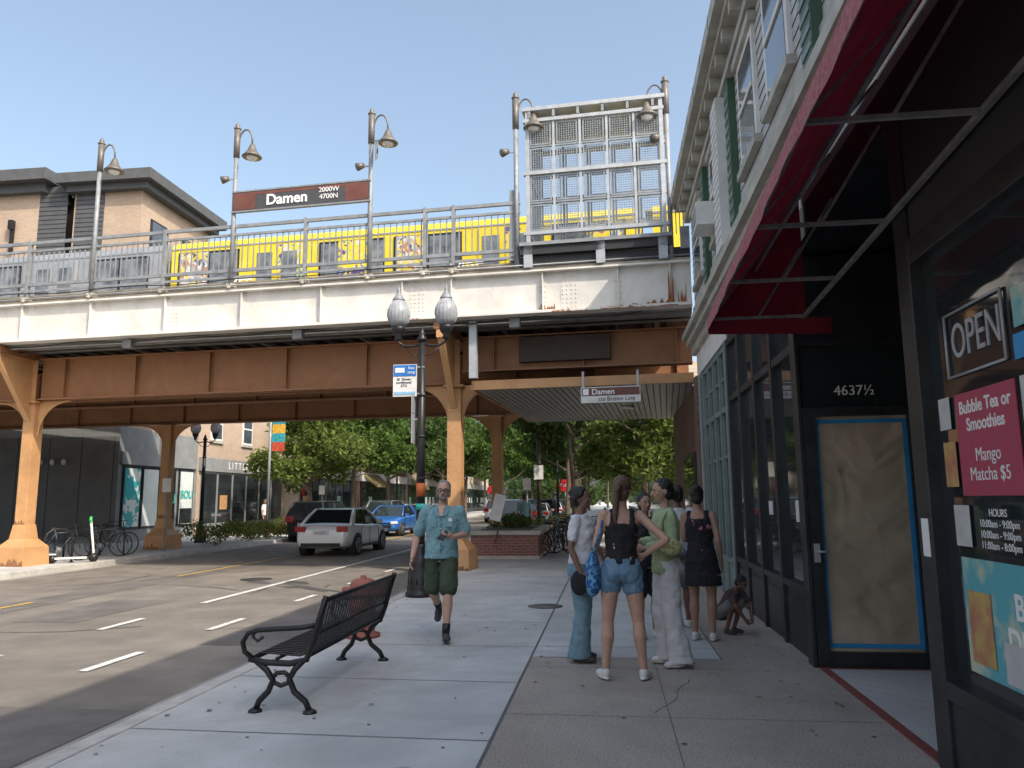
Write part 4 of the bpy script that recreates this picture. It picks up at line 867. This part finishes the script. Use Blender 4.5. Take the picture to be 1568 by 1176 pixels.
# ------------------------------------------------------------------ cars
M_tire=mat('tyre',(.02,.02,.02),.9); M_rim=mat('alloy_rim',(.35,.36,.37),.35,.7,.1,5); M_cg=mat('car_glass',(.02,.027,.03),.05,0,.1,2,spec=.9); M_tail=mat('tail_light',(.35,.01,.01),.25,0,.2,5,coat=.5); M_head=mat('head_light',(.6,.62,.64),.15,0,.1,5,spec=.8)
def car(nm,x,y,h,cn,c,suv=False,L=4.5,Wd=1.78,H=1.46):
    pm=mat('car_paint_'+cn,c,.3,.1,.04,2,coat=.8)
    b=B(nm,Matrix.Translation((x,y,-.13))@Matrix.Rotation(rad(h),4,'Z')); hl=L/2; hw=Wd/2
    if suv: H=1.7
    bl=.98 if not suv else 1.1
    st=[(-hl,.36,.62,.78),(-hl+.03,.28,.86,.86),(-hl+.18,.24,(bl+.04 if suv else 1.0),.93),(-hl+.7,.22,bl+.04,.98),(-.9,.2,bl+.01,1.0),(0,.2,bl-.02,1.0),(.9,.2,bl-.03,1.0),(1.25,.22,bl-.06,.99),(hl-.55,.24,.84+(bl-.98),.96),(hl-.15,.26,.72+(bl-.98),.88),(hl,.34,.58,.76)]
    b.part('body_shell',sub=2); vs=[]; rings_=[]
    for yy,zb,zt_,wf in st:
        w_=hw*wf; r=[(0,zb),(w_*.8,zb),(w_*.97,zb+.08),(w_,(zb+zt_)/2-.02),(w_*.985,zt_-.16),(w_*.93,zt_-.03),(w_*.8,zt_),(0,zt_+.02)]
        r=r+[(-p[0],p[1]) for p in r[-2:0:-1]]; rings_.append([(p[0],yy,p[1]) for p in r])
    n=len(rings_[0]); vs=[p for r in rings_ for p in r]
    fs=[(k*n+i,k*n+(i+1)%n,(k+1)*n+(i+1)%n,(k+1)*n+i) for k in range(len(st)-1) for i in range(n)]+[tuple(range(n)),tuple(range((len(st)-1)*n,len(st)*n))]
    b.add(vs,fs,pm,True)
    rb,rt_,ft,fb=(-hl+.12,-hl+.42,.35,1.1) if suv else (-hl+.45,-hl+1.2,.25,1.12)
    wb,wt=hw*.9,hw*.70; z0=bl-.04; z1=H-.04
    b.part('cabin_glass')
    g=[(-wb,rb,z0),(wb,rb,z0),(wb,fb,z0-.03),(-wb,fb,z0-.03),(-wt,rt_,z1),(wt,rt_,z1),(wt,ft,z1),(-wt,ft,z1)]
    b.add(g,[(4,5,6,7),(0,1,5,4),(1,2,6,5),(2,3,7,6),(3,0,4,7)],M_cg)
    b.part('roof',sub=2)
    rr=[]; 
    for yy,zz,ww in [(rt_-.05,z1-.03,wt*.98),(rt_+.12,z1+.03,wt*1.0),((rt_+ft)/2,z1+.065,wt*1.03),(ft-.12,z1+.04,wt*1.0),(ft+.05,z1-.02,wt*.98)]:
        rr.append([(-ww-.02,yy,z1-.05),(-ww,yy,zz-.015),(-ww*.6,yy,zz),(ww*.6,yy,zz),(ww,yy,zz-.015),(ww+.02,yy,z1-.05)])
    n=6; vs=[p for r in rr for p in r]; b.add(vs,[(k*n+i,k*n+(i+1)%n,(k+1)*n+(i+1)%n,(k+1)*n+i) for k in range(4) for i in range(n)]+[tuple(range(6)),tuple(range(24,30))],pm,True)
    b.part('pillars')
    for s in (-1,1):
        b.tube([(s*wb,fb,z0),(s*(wb+wt)/2*1.01,(fb+ft)/2+.02,(z0+z1)/2+.03),(s*wt,ft,z1)],.035,pm,8)
        b.tube([(s*wb,rb,z0),(s*(wb+wt)/2*1.0,(rb+rt_)/2,(z0+z1)/2+.03),(s*wt,rt_,z1)],.05,pm,8)
        ym=(rb+fb)/2; b.tube([(s*(wb+.005),ym,z0),(s*(wt+.01),ym,z1)],.03,M_blk,6)
        b.tube([(s*wt*1.01,rt_,z1),(s*wt*1.03,(rt_+ft)/2,z1+.02),(s*wt*1.01,ft,z1)],.03,pm,8)
        if not suv: b.prism([(s*(wb+.004),rb+.0,z0),(s*(wb+.004),rb+.35,z0),(s*(wt+.02),rt_+.16,z1),(s*(wt+.02),rt_-.02,z1)],(s*.008,0,0),pm)
    b.part('trim')
    for s in (-1,1):
        b.obox((s*(hw+.06),fb-.32,z0+.06),(.18,.1,.13),Matrix.Identity(3),pm)
        for yy in (-.75,.25): b.obox((s*(hw-.005),yy,bl-.14),(.03,.17,.025),Matrix.Identity(3),M_rim)
        b.box(min(s*(hw-.02),s*(hw+.0)),max(s*(hw-.02),s*(hw+.0)),-1.0,1.0,.24,.32,M_blk)
        for yy in (-.98,-.1,.88): b.box(min(s*(hw-.01),s*(hw+.003)),max(s*(hw-.01),s*(hw+.003)),yy,yy+.012,.34,bl-.1,M_blk)
    b.part('wheels')
    for yy in (-hl+.92,hl-.88):
        for s in (-1,1):
            b.cyl((s*(hw-.25),yy,.32),(s*(hw+.006),yy,.32),.385,.385,M_dark,24); b.cyl((s*(hw-.2),yy,.32),(s*(hw+.015),yy,.32),.325,.32,M_tire,24)
            b.cyl((s*(hw-.1),yy,.32),(s*(hw+.02),yy,.32),.215,.21,M_dark,20)
            for i in range(5): a=2*math.pi*i/5; b.bar((s*(hw+.022),yy,.32),(s*(hw+.022),yy+.21*math.cos(a),.32+.21*math.sin(a)),.05,.015,M_rim)
            b.tube([(s*(hw+.02),yy+.215*math.cos(a),.32+.215*math.sin(a)) for a in [2*math.pi*i/20 for i in range(21)]],.014,M_rim,5)
    b.part('lights',bevel=.01)
    for s in (-1,1):
        b.obox((s*hw*.74,-hl+.07,.84 if not suv else .95),(.34,.16,.16 if not suv else .26),Matrix.Rotation(rad(s*18),3,'Z'),M_tail)
        b.obox((s*hw*.74,hl-.14,.66),(.34,.16,.12),Matrix.Rotation(rad(-s*22),3,'Z'),M_head)
    b.part('bumpers',bevel=.01)
    b.box(-.26,.26,-hl-.012,-hl+.08,.66,.80,M_whitep); b.box(-.21,.21,-hl-.016,-hl-.0125,.68,.78,M_galp); b.box(-hw*.7,hw*.7,-hl-.005,-hl+.1,.3,.42,M_blk)
    b.box(-.55,.55,hl-.09,hl+.008,.42,.56,M_blk); b.box(-.5,.5,hl-.1,hl-.02,.6,.66,M_blk)
    return b.finish()
car('sedan_car',-8.75,25.3,0,'white',(.72,.73,.74)); car('sedan_car',-10.7,38,180,'blue',(.02,.13,.42)); car('suv_car',-12.6,33.5,0,'black',(.02,.022,.025),True)
car('suv_car',-12.6,44,0,'grey',(.12,.13,.14),True); car('sedan_car',-12.6,51,0,'silver',(.35,.36,.37)); car('sedan_car',-10.7,50,180,'silver',(0,0,0)); car('suv_car',-8.4,60,0,'white',(0,0,0),True); car('suv_car',-12.6,62,0,'black',(0,0,0),True)
for y,cn,su in ((38,'grey',True),(44.5,'darkblue',True),(51,'silver',False),(58,'black',True),(66,'white',False),(74,'grey',True)):
    car('suv_car' if su else 'sedan_car',-4.6,y,0,cn,(.02,.04,.1),su)

# ------------------------------------------------------------------ people
def lerp(a,b,t): return V(a)*(1-t)+V(b)*t
HAIR=dict(black=mat('hair_black',(.014,.012,.011),.5,0,.4,60,.5,90),brown=mat('hair_brown',(.06,.034,.018),.5,0,.5,50,.5,90,col2=(.17,.10,.055)),grey=mat('hair_grey',(.13,.11,.095),.6,0,.4,50,.5,90,col2=(.30,.28,.26)))
M_eye=mat('eye_white',(.5,.48,.46),.3,0,0); M_iris=mat('eye_dark',(.02,.015,.01),.2); M_lip=mat('lips',(.34,.13,.11),.6)
M_shoew=mat('shoe_white',(.66,.66,.64),.7,0,.1,20); M_shoeb=mat('shoe_dark',(.05,.045,.045),.7,0,.2,20)
def human(name,loc,head,H,fem,P,top,bot,skin,hair,shoes=M_shoew,extra=None,q=1.):
    s=H/1.75; T=Matrix.Translation(loc)@Matrix.Rotation(rad(head),4,'Z')@Matrix.Scale(s,4)
    b=B(name,T); sk=mat('skin_'+skin[0],skin[1],.55,0,.07,14)
    wf=.92 if fem else 1.0; sw=.160 if fem else .188
    pel=V(P.get('pelvis',(0,0,.93))); lean=P.get('lean',0); tw=P.get('twist',0); tilt=P.get('tilt',0)
    TT=Matrix.Translation(pel)@Matrix.Rotation(rad(tw),4,'Z')@Matrix.Rotation(rad(tilt),4,'Y')@Matrix.Rotation(rad(lean),4,'X')@Matrix.Translation((0,0,-.93))
    J={}
    for sd,sg in (('R',-1),('L',1)):
        J['hip'+sd]=TT@V((sg*.088,0,.92)) if not P.get('hipfix') else pel+V((sg*.088,0,0))
        J['kn'+sd]=V(P.get('kn'+sd,(sg*.10,-.01,.49))); J['an'+sd]=V(P.get('an'+sd,(sg*.10,.03,.085)))
        J['sh'+sd]=TT@V((sg*sw,0,1.415))
        J['el'+sd]=V(P.get('el'+sd,TT@V((sg*(sw+.05),.03,1.13)))); J['wr'+sd]=V(P.get('wr'+sd,TT@V((sg*(sw+.05),-.03,.88))))
        J['ft'+sd]=V(P.get('ft'+sd,(0,-1,0))).normalized()
    def cap(p0,p1,r0,r1,m): b.sph(p0,r0,m,12,8); b.sph(p1,r1,m,12,8); b.cyl(p0,p1,r0,r1,m,12)
    b.part('body',voxel=.009*q,smooth=3)
    tor=[((0,0,.84),.12*wf,.09),((0,.005,.92),.165,.115),((0,.005,.99),.158,.112),((0,0,1.09),.135*wf,.098),((0,-.005,1.2),.150*wf,.110),((0,0,1.31),.168*wf,.115),((0,.005,1.39),.16*wf,.095),((0,.01,1.44),.10,.07),((0,.01,1.47),.06,.06)]
    b.rings(tor,sk,20,TT)
    al=.92 if fem else 1.08
    for sd,sg in (('R',-1),('L',1)):
        h,k,a=J['hip'+sd],J['kn'+sd],J['an'+sd]
        cap(h,lerp(h,k,.5),.090,.078,sk); cap(lerp(h,k,.5),k,.078,.054,sk)
        sh=(a-k).normalized(); back=-J['ft'+sd]; back=(back-sh*back.dot(sh)); 
        c=lerp(k,a,.3)+back*.016; cap(k,c,.052,.060,sk); cap(c,lerp(k,a,.65)+back*.005,.060,.042,sk); cap(lerp(k,a,.65)+back*.005,a,.042,.035,sk)
        S,E,Wr=J['sh'+sd],J['el'+sd],J['wr'+sd]
        cap(S,lerp(S,E,.4),.05*al,.046*al,sk); cap(lerp(S,E,.4),E,.046*al,.037*al,sk); cap(E,lerp(E,Wr,.3),.037*al,.039*al,sk); cap(lerp(E,Wr,.3),Wr,.039*al,.025*al,sk)
        d=V(P.get('hd'+sd,(Wr-E))).normalized(); n=V(P.get('hn'+sd,TT.to_3x3()@V((-sg,0,0)))); n=(n-d*n.dot(d)).normalized(); w_=d.cross(n); 
        if w_.dot(V((0,-1,0)))<0: w_=-w_
        R3=Matrix((w_,n,d)).transposed()
        b.sph(Wr+d*.05,(.040*wf,.016,.052),sk,10,8,R=R3)
        curl=P.get('curl'+sd,.45)
        for i,(off,ln) in enumerate([(.029,.070),(.010,.080),(-.010,.074),(-.028,.058)]):
            p0=Wr+d*.07+w_*off*.8; p1=Wr+d*.098+w_*off
            d2=(d*math.cos(curl)+n*math.sin(curl)); d3=(d*math.cos(curl*2.2)+n*math.sin(curl*2.2))
            p2=p1+d2*ln*.5; p3=p2+d3*ln*.45
            cap(p0,p1,.0105,.0100,sk); cap(p1,p2,.0100,.0092,sk); cap(p2,p3,.0092,.0080,sk)
        t0=Wr+d*.02+w_*.022; t1=t0+(d*.7+w_*.6+n*.3).normalized()*.038; t2=t1+(d*.9+w_*.15+n*.4).normalized()*.032
        cap(t0,t1,.0135,.0115,sk); cap(t1,t2,.0115,.0095,sk)
    hy,hp=P.get('hy',0),P.get('hp',0)
    HT=TT@Matrix.Translation((0,.01,1.50))@Matrix.Rotation(rad(-lean*.7),4,'X')@Matrix.Rotation(rad(hy),4,'Z')@Matrix.Rotation(rad(hp),4,'X')@Matrix.Translation((0,-.01,-1.50))
    h3=HT.to_3x3()
    cap(TT@V((0,.015,1.42)),HT@V((0,.01,1.55)),.056*wf,.050*wf,sk)
    b.sph(HT@V((0,.0,1.66)),(.076,.094,.092),sk,16,12,R=h3); b.sph(HT@V((0,-.028,1.605)),(.060,.066,.078),sk,14,10,R=h3); b.sph(HT@V((0,-.062,1.558)),(.026,.024,.018),sk,10,8,R=h3)
    b.sph(HT@V((0,-.066,1.655)),(.05,.03,.035),sk,10,8,R=h3)
    cap(HT@V((0,-.092,1.645)),HT@V((0,-.112,1.610)),.009,.015,sk)
    for sg in (-1,1):
        b.sph(HT@V((sg*.077,.008,1.63)),(.010,.020,.031),sk,8,8,R=h3); b.sph(HT@V((sg*.038,-.07,1.615)),(.022,.018,.02),sk,8,8,R=h3)
    b.part('face')
    for sg in (-1,1):
        b.sph(HT@V((sg*.030,-.0905,1.642)),(.013,.008,.007),M_eye,10,8,R=h3); b.sph(HT@V((sg*.030,-.0965,1.642)),(.006,.004,.006),M_iris,8,6,R=h3)
        b.sph(HT@V((sg*.031,-.095,1.662)),(.020,.007,.006),HAIR[hair[0]],8,6,R=h3)
    b.sph(HT@V((0,-.094,1.583)),(.024,.008,.0065),M_lip,10,6,R=h3)
    hm=HAIR[hair[0]]; b.part('hair',voxel=.011*q,smooth=1,wr=.016,ws=.022)
    st=hair[1]
    if st=='man':
        b.sph(HT@V((0,.022,1.685)),(.083,.092,.084),hm,16,10,R=h3); b.sph(HT@V((0,.055,1.62)),(.07,.05,.06),hm,12,8,R=h3)
        for sg in (-1,1): b.sph(HT@V((sg*.066,-.02,1.60)),(.017,.04,.045),hm,8,8,R=h3)
        b.sph(HT@V((0,-.074,1.555)),(.048,.037,.034),hm,12,8,R=h3); b.sph(HT@V((0,-.100,1.598)),(.034,.012,.010),hm,10,6,R=h3)
    else:
        b.sph(HT@V((0,.024,1.68)),(.087,.098,.092),hm,16,10,R=h3); b.sph(HT@V((0,.05,1.615)),(.077,.062,.075),hm,12,8,R=h3)
        if st=='bun': b.sph(HT@V((0,.10,1.73)),(.045,.04,.045),hm,12,8,R=h3)
        if st=='lowbun': b.sph(HT@V((0,.115,1.60)),(.05,.045,.055),hm,12,8,R=h3)
        if st=='pony':
            pts=[(0,.10,1.70),(.02,.135,1.64),(.03,.13,1.52),(.035,.12,1.40),(.03,.125,1.33)]
            for k in range(4): cap(HT@V(pts[k]),HT@V(pts[k+1]),[.03,.035,.032,.022][k],[.035,.032,.022,.008][k],hm)
        if st=='curly':
            rr=random.Random(4)
            for k in range(26):
                a=rr.uniform(0,6.28); z=rr.uniform(-.6,1); r=math.sqrt(1-z*z); p=V((r*math.cos(a)*.085,.035+r*math.sin(a)*.09,1.675+z*.085))
                if p.y>-.05 or p.z>1.72: b.sph(HT@p,.028,hm,8,6)
    tm=top[0]; ty_=top[1]
    b.part('top',voxel=.010*q,smooth=2,wr=.028,ws=.065)
    hem=top[2] if len(top)>2 else .93
    if ty_ in('tee','shirt','long'):
        lo=.03 if ty_=='shirt' else .012
        rs=[((0,.0,hem),.168+lo,.124+lo),((0,.0,hem+.08),.163+lo,.121+lo),((0,0,1.10),.142*wf+lo+.008,.108+lo),((0,-.005,1.2),.158*wf+lo,.118+lo),((0,0,1.31),.178*wf+.01,.126+.006),((0,.005,1.39),.172*wf+.01,.107+.006),((0,.01,1.445),.115,.083),((0,.01,1.475),.072,.07)]
        b.rings(rs,tm,20,TT)
        for sd in 'RL':
            S,E,Wr=J['sh'+sd],J['el'+sd],J['wr'+sd]
            f=.62 if ty_=='tee' else (.8 if ty_=='shirt' else 1)
            cap(S,lerp(S,E,f*.5),.060*al+.004,.062*al,tm); cap(lerp(S,E,f*.5),lerp(S,E,f),.062*al,.060*al+(.01 if ty_=='shirt' else 0),tm)
            if ty_=='long': cap(E,lerp(E,Wr,.8),.054,.046,tm)
    elif ty_=='tank':
        rs=[((0,.0,hem),.158,.120),((0,0,1.09),.142*wf+.006,.106),((0,-.005,1.2),.157*wf,.116),((0,0,1.30),.170*wf,.124),((0,.005,1.345),.150*wf,.115)]
        b.rings(rs,tm,20,TT)
        for sg in (-1,1):
            for y_ in (-.075,.085): cap(TT@V((sg*.08,y_,1.32)),TT@V((sg*.085,y_*.5+.012,1.455)),.03,.022,tm)
    if ty_=='dress':
        rs=[((0,0,top[2]),.215,.19),((0,0,top[2]+.12),.205,.175),((0,.0,.78),.20,.155),((0,.005,.92),.185,.14),((0,0,1.09),.145,.112),((0,-.005,1.2),.155,.12),((0,0,1.31),.165,.126),((0,.005,1.38),.145,.11)]
        b.rings(rs,tm,24,TT)
        for sg in (-1,1):
            for y_ in (-.06,.07): cap(TT@V((sg*.09,y_,1.34)),TT@V((sg*.10,y_*.5+.01,1.45)),.035,.026,tm)
    if fem:
        for sg in (-1,1): b.sph(TT@V((sg*.068,-.088,1.265)),(.062,.05,.062),tm,12,8)
    if bot:
        bm_,bt=bot[0],bot[1]; b.part('bottom',voxel=.010*q,smooth=2,wr=.028,ws=.075)
        b.rings([((0,.005,.86),.15,.115),((0,.005,.92),.178,.13),((0,.005,.98),.17,.125),((0,0,1.04),.152*wf,.115)],bm_,20,TT)
        if fem:
            for sg in (-1,1): b.sph(TT@V((sg*.07,.06,.90)),(.085,.075,.09),bm_,12,8)
        for sd in 'RL':
            h,k,a=J['hip'+sd],J['kn'+sd],J['an'+sd]
            if bt=='shorts': e=lerp(h,k,bot[2]); cap(h,e,.102,.096+.01*(bot[2]>.5),bm_)
            if bt=='wide':
                e=a+V((0,0,-.02)); cap(h,k,.102,.088,bm_); cap(k,lerp(k,e,.5),.088,.092,bm_); b.rings([(lerp(k,e,.5),.092,.098),(lerp(k,e,1)+V((0,0,-.02)),.108,.122)],bm_,18)
            if bt=='pants': cap(h,k,.1,.07,bm_); cap(k,a,.07,.052,bm_)
    b.part('shoes',voxel=.009*q,smooth=2)
    for sd in 'RL':
        a,f=J['an'+sd],J['ft'+sd]; yaw=math.atan2(f.x,-f.y); R3=Matrix.Rotation(yaw,3,'Z')@Matrix.Rotation(math.asin(max(-.9,min(.9,-f.z))),3,'X')
        g=a+R3@V((0,0,-.075))
        b.sph(g+R3@V((0,.0,.05)),(.042,.052,.055),shoes,12,8,R=R3); b.sph(g+R3@V((0,-.07,.035)),(.045,.085,.038),shoes,12,8,R=R3); b.sph(g+R3@V((0,-.135,.028)),(.044,.055,.030),shoes,12,8,R=R3)
        b.sph(g+R3@V((0,-.06,.008)),(.047,.125,.012),shoes,14,8,R=R3)
    if extra: extra(b,TT,HT,J,cap)
    return b.finish()
SK=dict(fair=('fair',(.50,.30,.22)),tan=('tan',(.36,.21,.145)),olive=('olive',(.42,.26,.185)),brown=('brown',(.18,.095,.065)))
M_shirt=mat('teal_shirt',(.15,.30,.35),.85,0,.15,26,col2=(.22,.38,.42)); M_shg=mat('dark_green_shorts',(.04,.06,.035),.85,0,.15,10); M_wt=mat('white_tshirt',(.62,.62,.64),.85,0,.04,4); M_jean=mat('blue_denim',(.13,.23,.29),.85,0,.2,9,col2=(.19,.30,.36)); M_bkc=mat('black_cloth',(.014,.014,.017),.85); M_den=mat('denim_shorts',(.10,.20,.31),.85,0,.25,12,col2=(.17,.28,.38))
M_grn=mat('sage_green_shirt',(.34,.42,.24),.85,0,.14,8); M_wp=mat('white_trousers',(.60,.59,.60),.85,0,.05,4); M_flo=mat('black_floral_cloth',(.012,.012,.016),.85,0,.2,9,col2=(.5,.14,.24),thr=(.63,.65)); M_gry=mat('grey_cloth',(.2,.2,.22),.85); M_bag=mat('blue_print_bag',(.02,.09,.30),.8,0,.2,26,col2=(.13,.33,.5),thr=(.5,.54),det=2)
def ex_man(b,TT,HT,J,cap):
    b.part('glasses')
    for sg in (-1,1):
        c=HT@V((sg*.031,-.107,1.642)); b.tube([c+HT.to_3x3()@V((.026*math.cos(a),0,.020*math.sin(a))) for a in [2*math.pi*i/12 for i in range(13)]],.004,M_blk,5)
        b.tube([HT@V((sg*.055,-.107,1.645)),HT@V((sg*.082,-.02,1.645))],.004,M_blk,5)
    b.tube([HT@V((-.008,-.109,1.645)),HT@V((.008,-.109,1.645))],.004,M_blk,5)
    b.part('phone',bevel=.004); p=J['wrL']+V((-.10,-.055,.02)); b.obox(p,(.08,.012,.155),Matrix.Rotation(rad(-50),3,'X')@Matrix.Rotation(rad(30),3,'Y'),M_blk)
    b.part('socks')
    for sd in 'RL': a=J['an'+sd]; b.cyl(a+(a-J['kn'+sd])*.03,a+(J['kn'+sd]-a)*.25,.041,.046,M_blk,12)
    b.part('collar')
    for sg in (-1,1): b.prism([(sg*.015,-.135,1.35),(sg*.075,-.09,1.475),(sg*.10,-.085,1.43),(sg*.055,-.145,1.36)],(0,-.006,0),M_shirt)
    b.add([(-.014,-.145,1.35),(.014,-.145,1.35),(.042,-.08,1.47),(-.042,-.08,1.47)],[(0,1,2,3)],mat('skin_fair',0))
    b.box(.05,.13,-.158,-.15,1.23,1.32,M_shirt); b.box(.085,.125,-.162,-.1581,1.29,1.325,M_txt); b.box(-.13,-.05,-.158,-.15,1.23,1.32,M_shirt)
    b.box(-.004,.004,-.158,-.150,.95,1.34,mat('shirt_placket',(.08,.18,.22),.8))
    for k in range(5): b.sph((0,-.160,1.0+k*.07),(.006,.003,.006),M_txt,6,4)
human('walking_man',(-1.93,8.95,0),8,1.78,False,dict(knR=(-.10,-.02,.51),anR=(-.06,.36,.30),ftR=(-.05,-1,-.9),knL=(.09,-.21,.51),anL=(.07,-.28,.09),ftL=(.15,-1,.12),pelvis=(0,0,.925),twist=-7,tilt=1.5,
    elR=(-.29,.10,1.13),wrR=(-.33,-.03,.89),elL=(.28,.03,1.14),wrL=(.14,-.25,1.12),hdL=(-.8,-.5,.1),hnL=(-.2,.5,.6),curlL=.8,hy=6),(M_shirt,'shirt',.88),(M_shg,'shorts',.86),SK['fair'],('grey','man'),M_shoeb,ex_man)
human('standing_woman',(.10,7.05,0),180,1.74,True,dict(knR=(-.14,-.0,.49),anR=(-.17,.02,.085),knL=(.13,-.01,.49),anL=(.16,.03,.085),ftR=(-.3,-1,0),ftL=(.35,-1,0),twist=6,tilt=-2,
    elR=(-.40,.10,1.20),wrR=(-.205,-.02,1.06),hdR=(.5,-.5,-.4),hnR=(.6,.3,-.3),elL=(.22,.0,1.14),wrL=(.18,-.2,1.05),hy=-18),(M_bkc,'tank',.98),(M_den,'shorts',.30),SK['fair'],('brown','pony'),M_shoew,
    lambda b,TT,HT,J,cap:(b.part('tote_bag',voxel=.012,smooth=2,wr=.02,ws=.08),b.sph((.25,.03,.93),(.065,.12,.17),M_bag,12,8),b.sph((.25,.03,.82),(.07,.13,.12),M_bag,12,8),b.part('bag_strap'),b.tube([(.25,-.08,1.05),(.20,-.11,1.25),(.13,-.03,1.475),(.17,.10,1.3),(.25,.12,1.05)],.012,M_bag,6)))
def ex_w1(b,TT,HT,J,cap):
    b.part('shirt_print'); b.sph((.02,-.145,1.27),(.06,.006,.06),mat('print_orange',(.5,.2,.15),.8),10,6); b.part('shoulder_bag',voxel=.012,smooth=2,wr=.01); b.sph((-.23,-.05,.80),(.04,.10,.13),M_bkc,12,8)
    b.part('strap'); b.tube([(-.23,-.05,.9),(-.235,-.02,.97)],.008,M_bkc,5)
human('standing_woman',(-.27,7.8,0),72,1.66,True,dict(twist=-4,tilt=2,elR=(-.22,.04,1.14),wrR=(-.235,-.07,.90),elL=(.21,-.0,1.15),wrL=(.10,-.22,1.1),knR=(-.09,-.03,.49),anR=(-.09,.02,.085),knL=(.10,.03,.49),anL=(.12,.09,.085),hy=5),(M_wt,'tee',.97),(M_jean,'wide'),SK['brown'],('black','curly'),M_shoeb,ex_w1)
def ex_w3(b,TT,HT,J,cap):
    b.part('hand_bag',voxel=.012,smooth=2,wr=.015); b.sph((.25,-.02,1.12),(.06,.11,.09),mat('bag_green',(.45,.5,.25),.7,0,.2,20,col2=(.3,.22,.08),thr=(.5,.56)),12,8); b.part('strap'); b.tube([(.24,-.1,1.16),(.2,-.08,1.35),(.15,0,1.48),(.2,.08,1.35),(.24,.06,1.16)],.011,mat('bag_strap_olive',(.2,.2,.08),.7),6)
human('standing_woman',(.54,7.66,0),-78,1.73,True,dict(twist=5,tilt=-2,elR=(-.2,-.03,1.15),wrR=(-.06,-.25,1.15),elL=(.22,.0,1.14),wrL=(.08,-.24,1.10),hy=0,hp=4,knR=(-.08,-.05,.49),knL=(.09,.01,.49),anL=(.11,.08,.085),ftL=(.3,-1,0)),(M_grn,'long',.86),(M_wp,'wide'),SK['olive'],('black','lowbun'),M_shoew,ex_w3)
human('standing_woman',(1.02,9.0,0),165,1.68,True,dict(tilt=2,elL=(.20,-.03,1.14),wrL=(.08,-.22,1.12),elR=(-.21,.05,1.13),wrR=(-.22,-.05,.88),hy=15),(M_flo,'dress',.62),None,SK['tan'],('black','bun'),M_shoew)
human('standing_man',(.84,9.85,0),200,1.70,False,dict(),(M_wt,'tee',.93),(M_gry,'shorts',.8),SK['brown'],('black','short'),M_shoew,q=1.3)
human('standing_woman',(.42,9.1,0),20,1.60,True,dict(elL=(.20,-.03,1.14),wrL=(.08,-.22,1.12)),(M_bkc,'tee',.93),(M_bkc,'shorts',.8),SK['tan'],('black','short'),M_shoew,q=1.2)
human('crouching_child',(1.34,9.5,0),50,1.15,False,dict(pelvis=(0,.12,.32),lean=38,hipfix=True,knR=(-.14,-.24,.56),knL=(.14,-.24,.56),anR=(-.12,-.06,.085),anL=(.12,-.06,.085),elR=(-.24,-.34,.50),wrR=(-.12,-.42,.30),elL=(.24,-.34,.50),wrL=(.12,-.42,.30),hp=25),(mat('child_shirt',(.16,.08,.06),.85,0,.3,14,col2=(.06,.06,.07)),'tee',.9),(M_gry,'shorts',.85),SK['brown'],('black','short'),M_shoeb)
human('distant_pedestrian',(-3.0,28.0,0),180,1.75,False,dict(),(M_shirt,'tee',.93),(M_bkc,'pants'),SK['tan'],('black','short'),M_shoeb,q=2)
human('distant_pedestrian',(-16.5,36.0,0),90,1.7,False,dict(),(M_wt,'tee',.93),(M_bkc,'pants'),SK['tan'],('black','short'),M_shoeb,q=2)
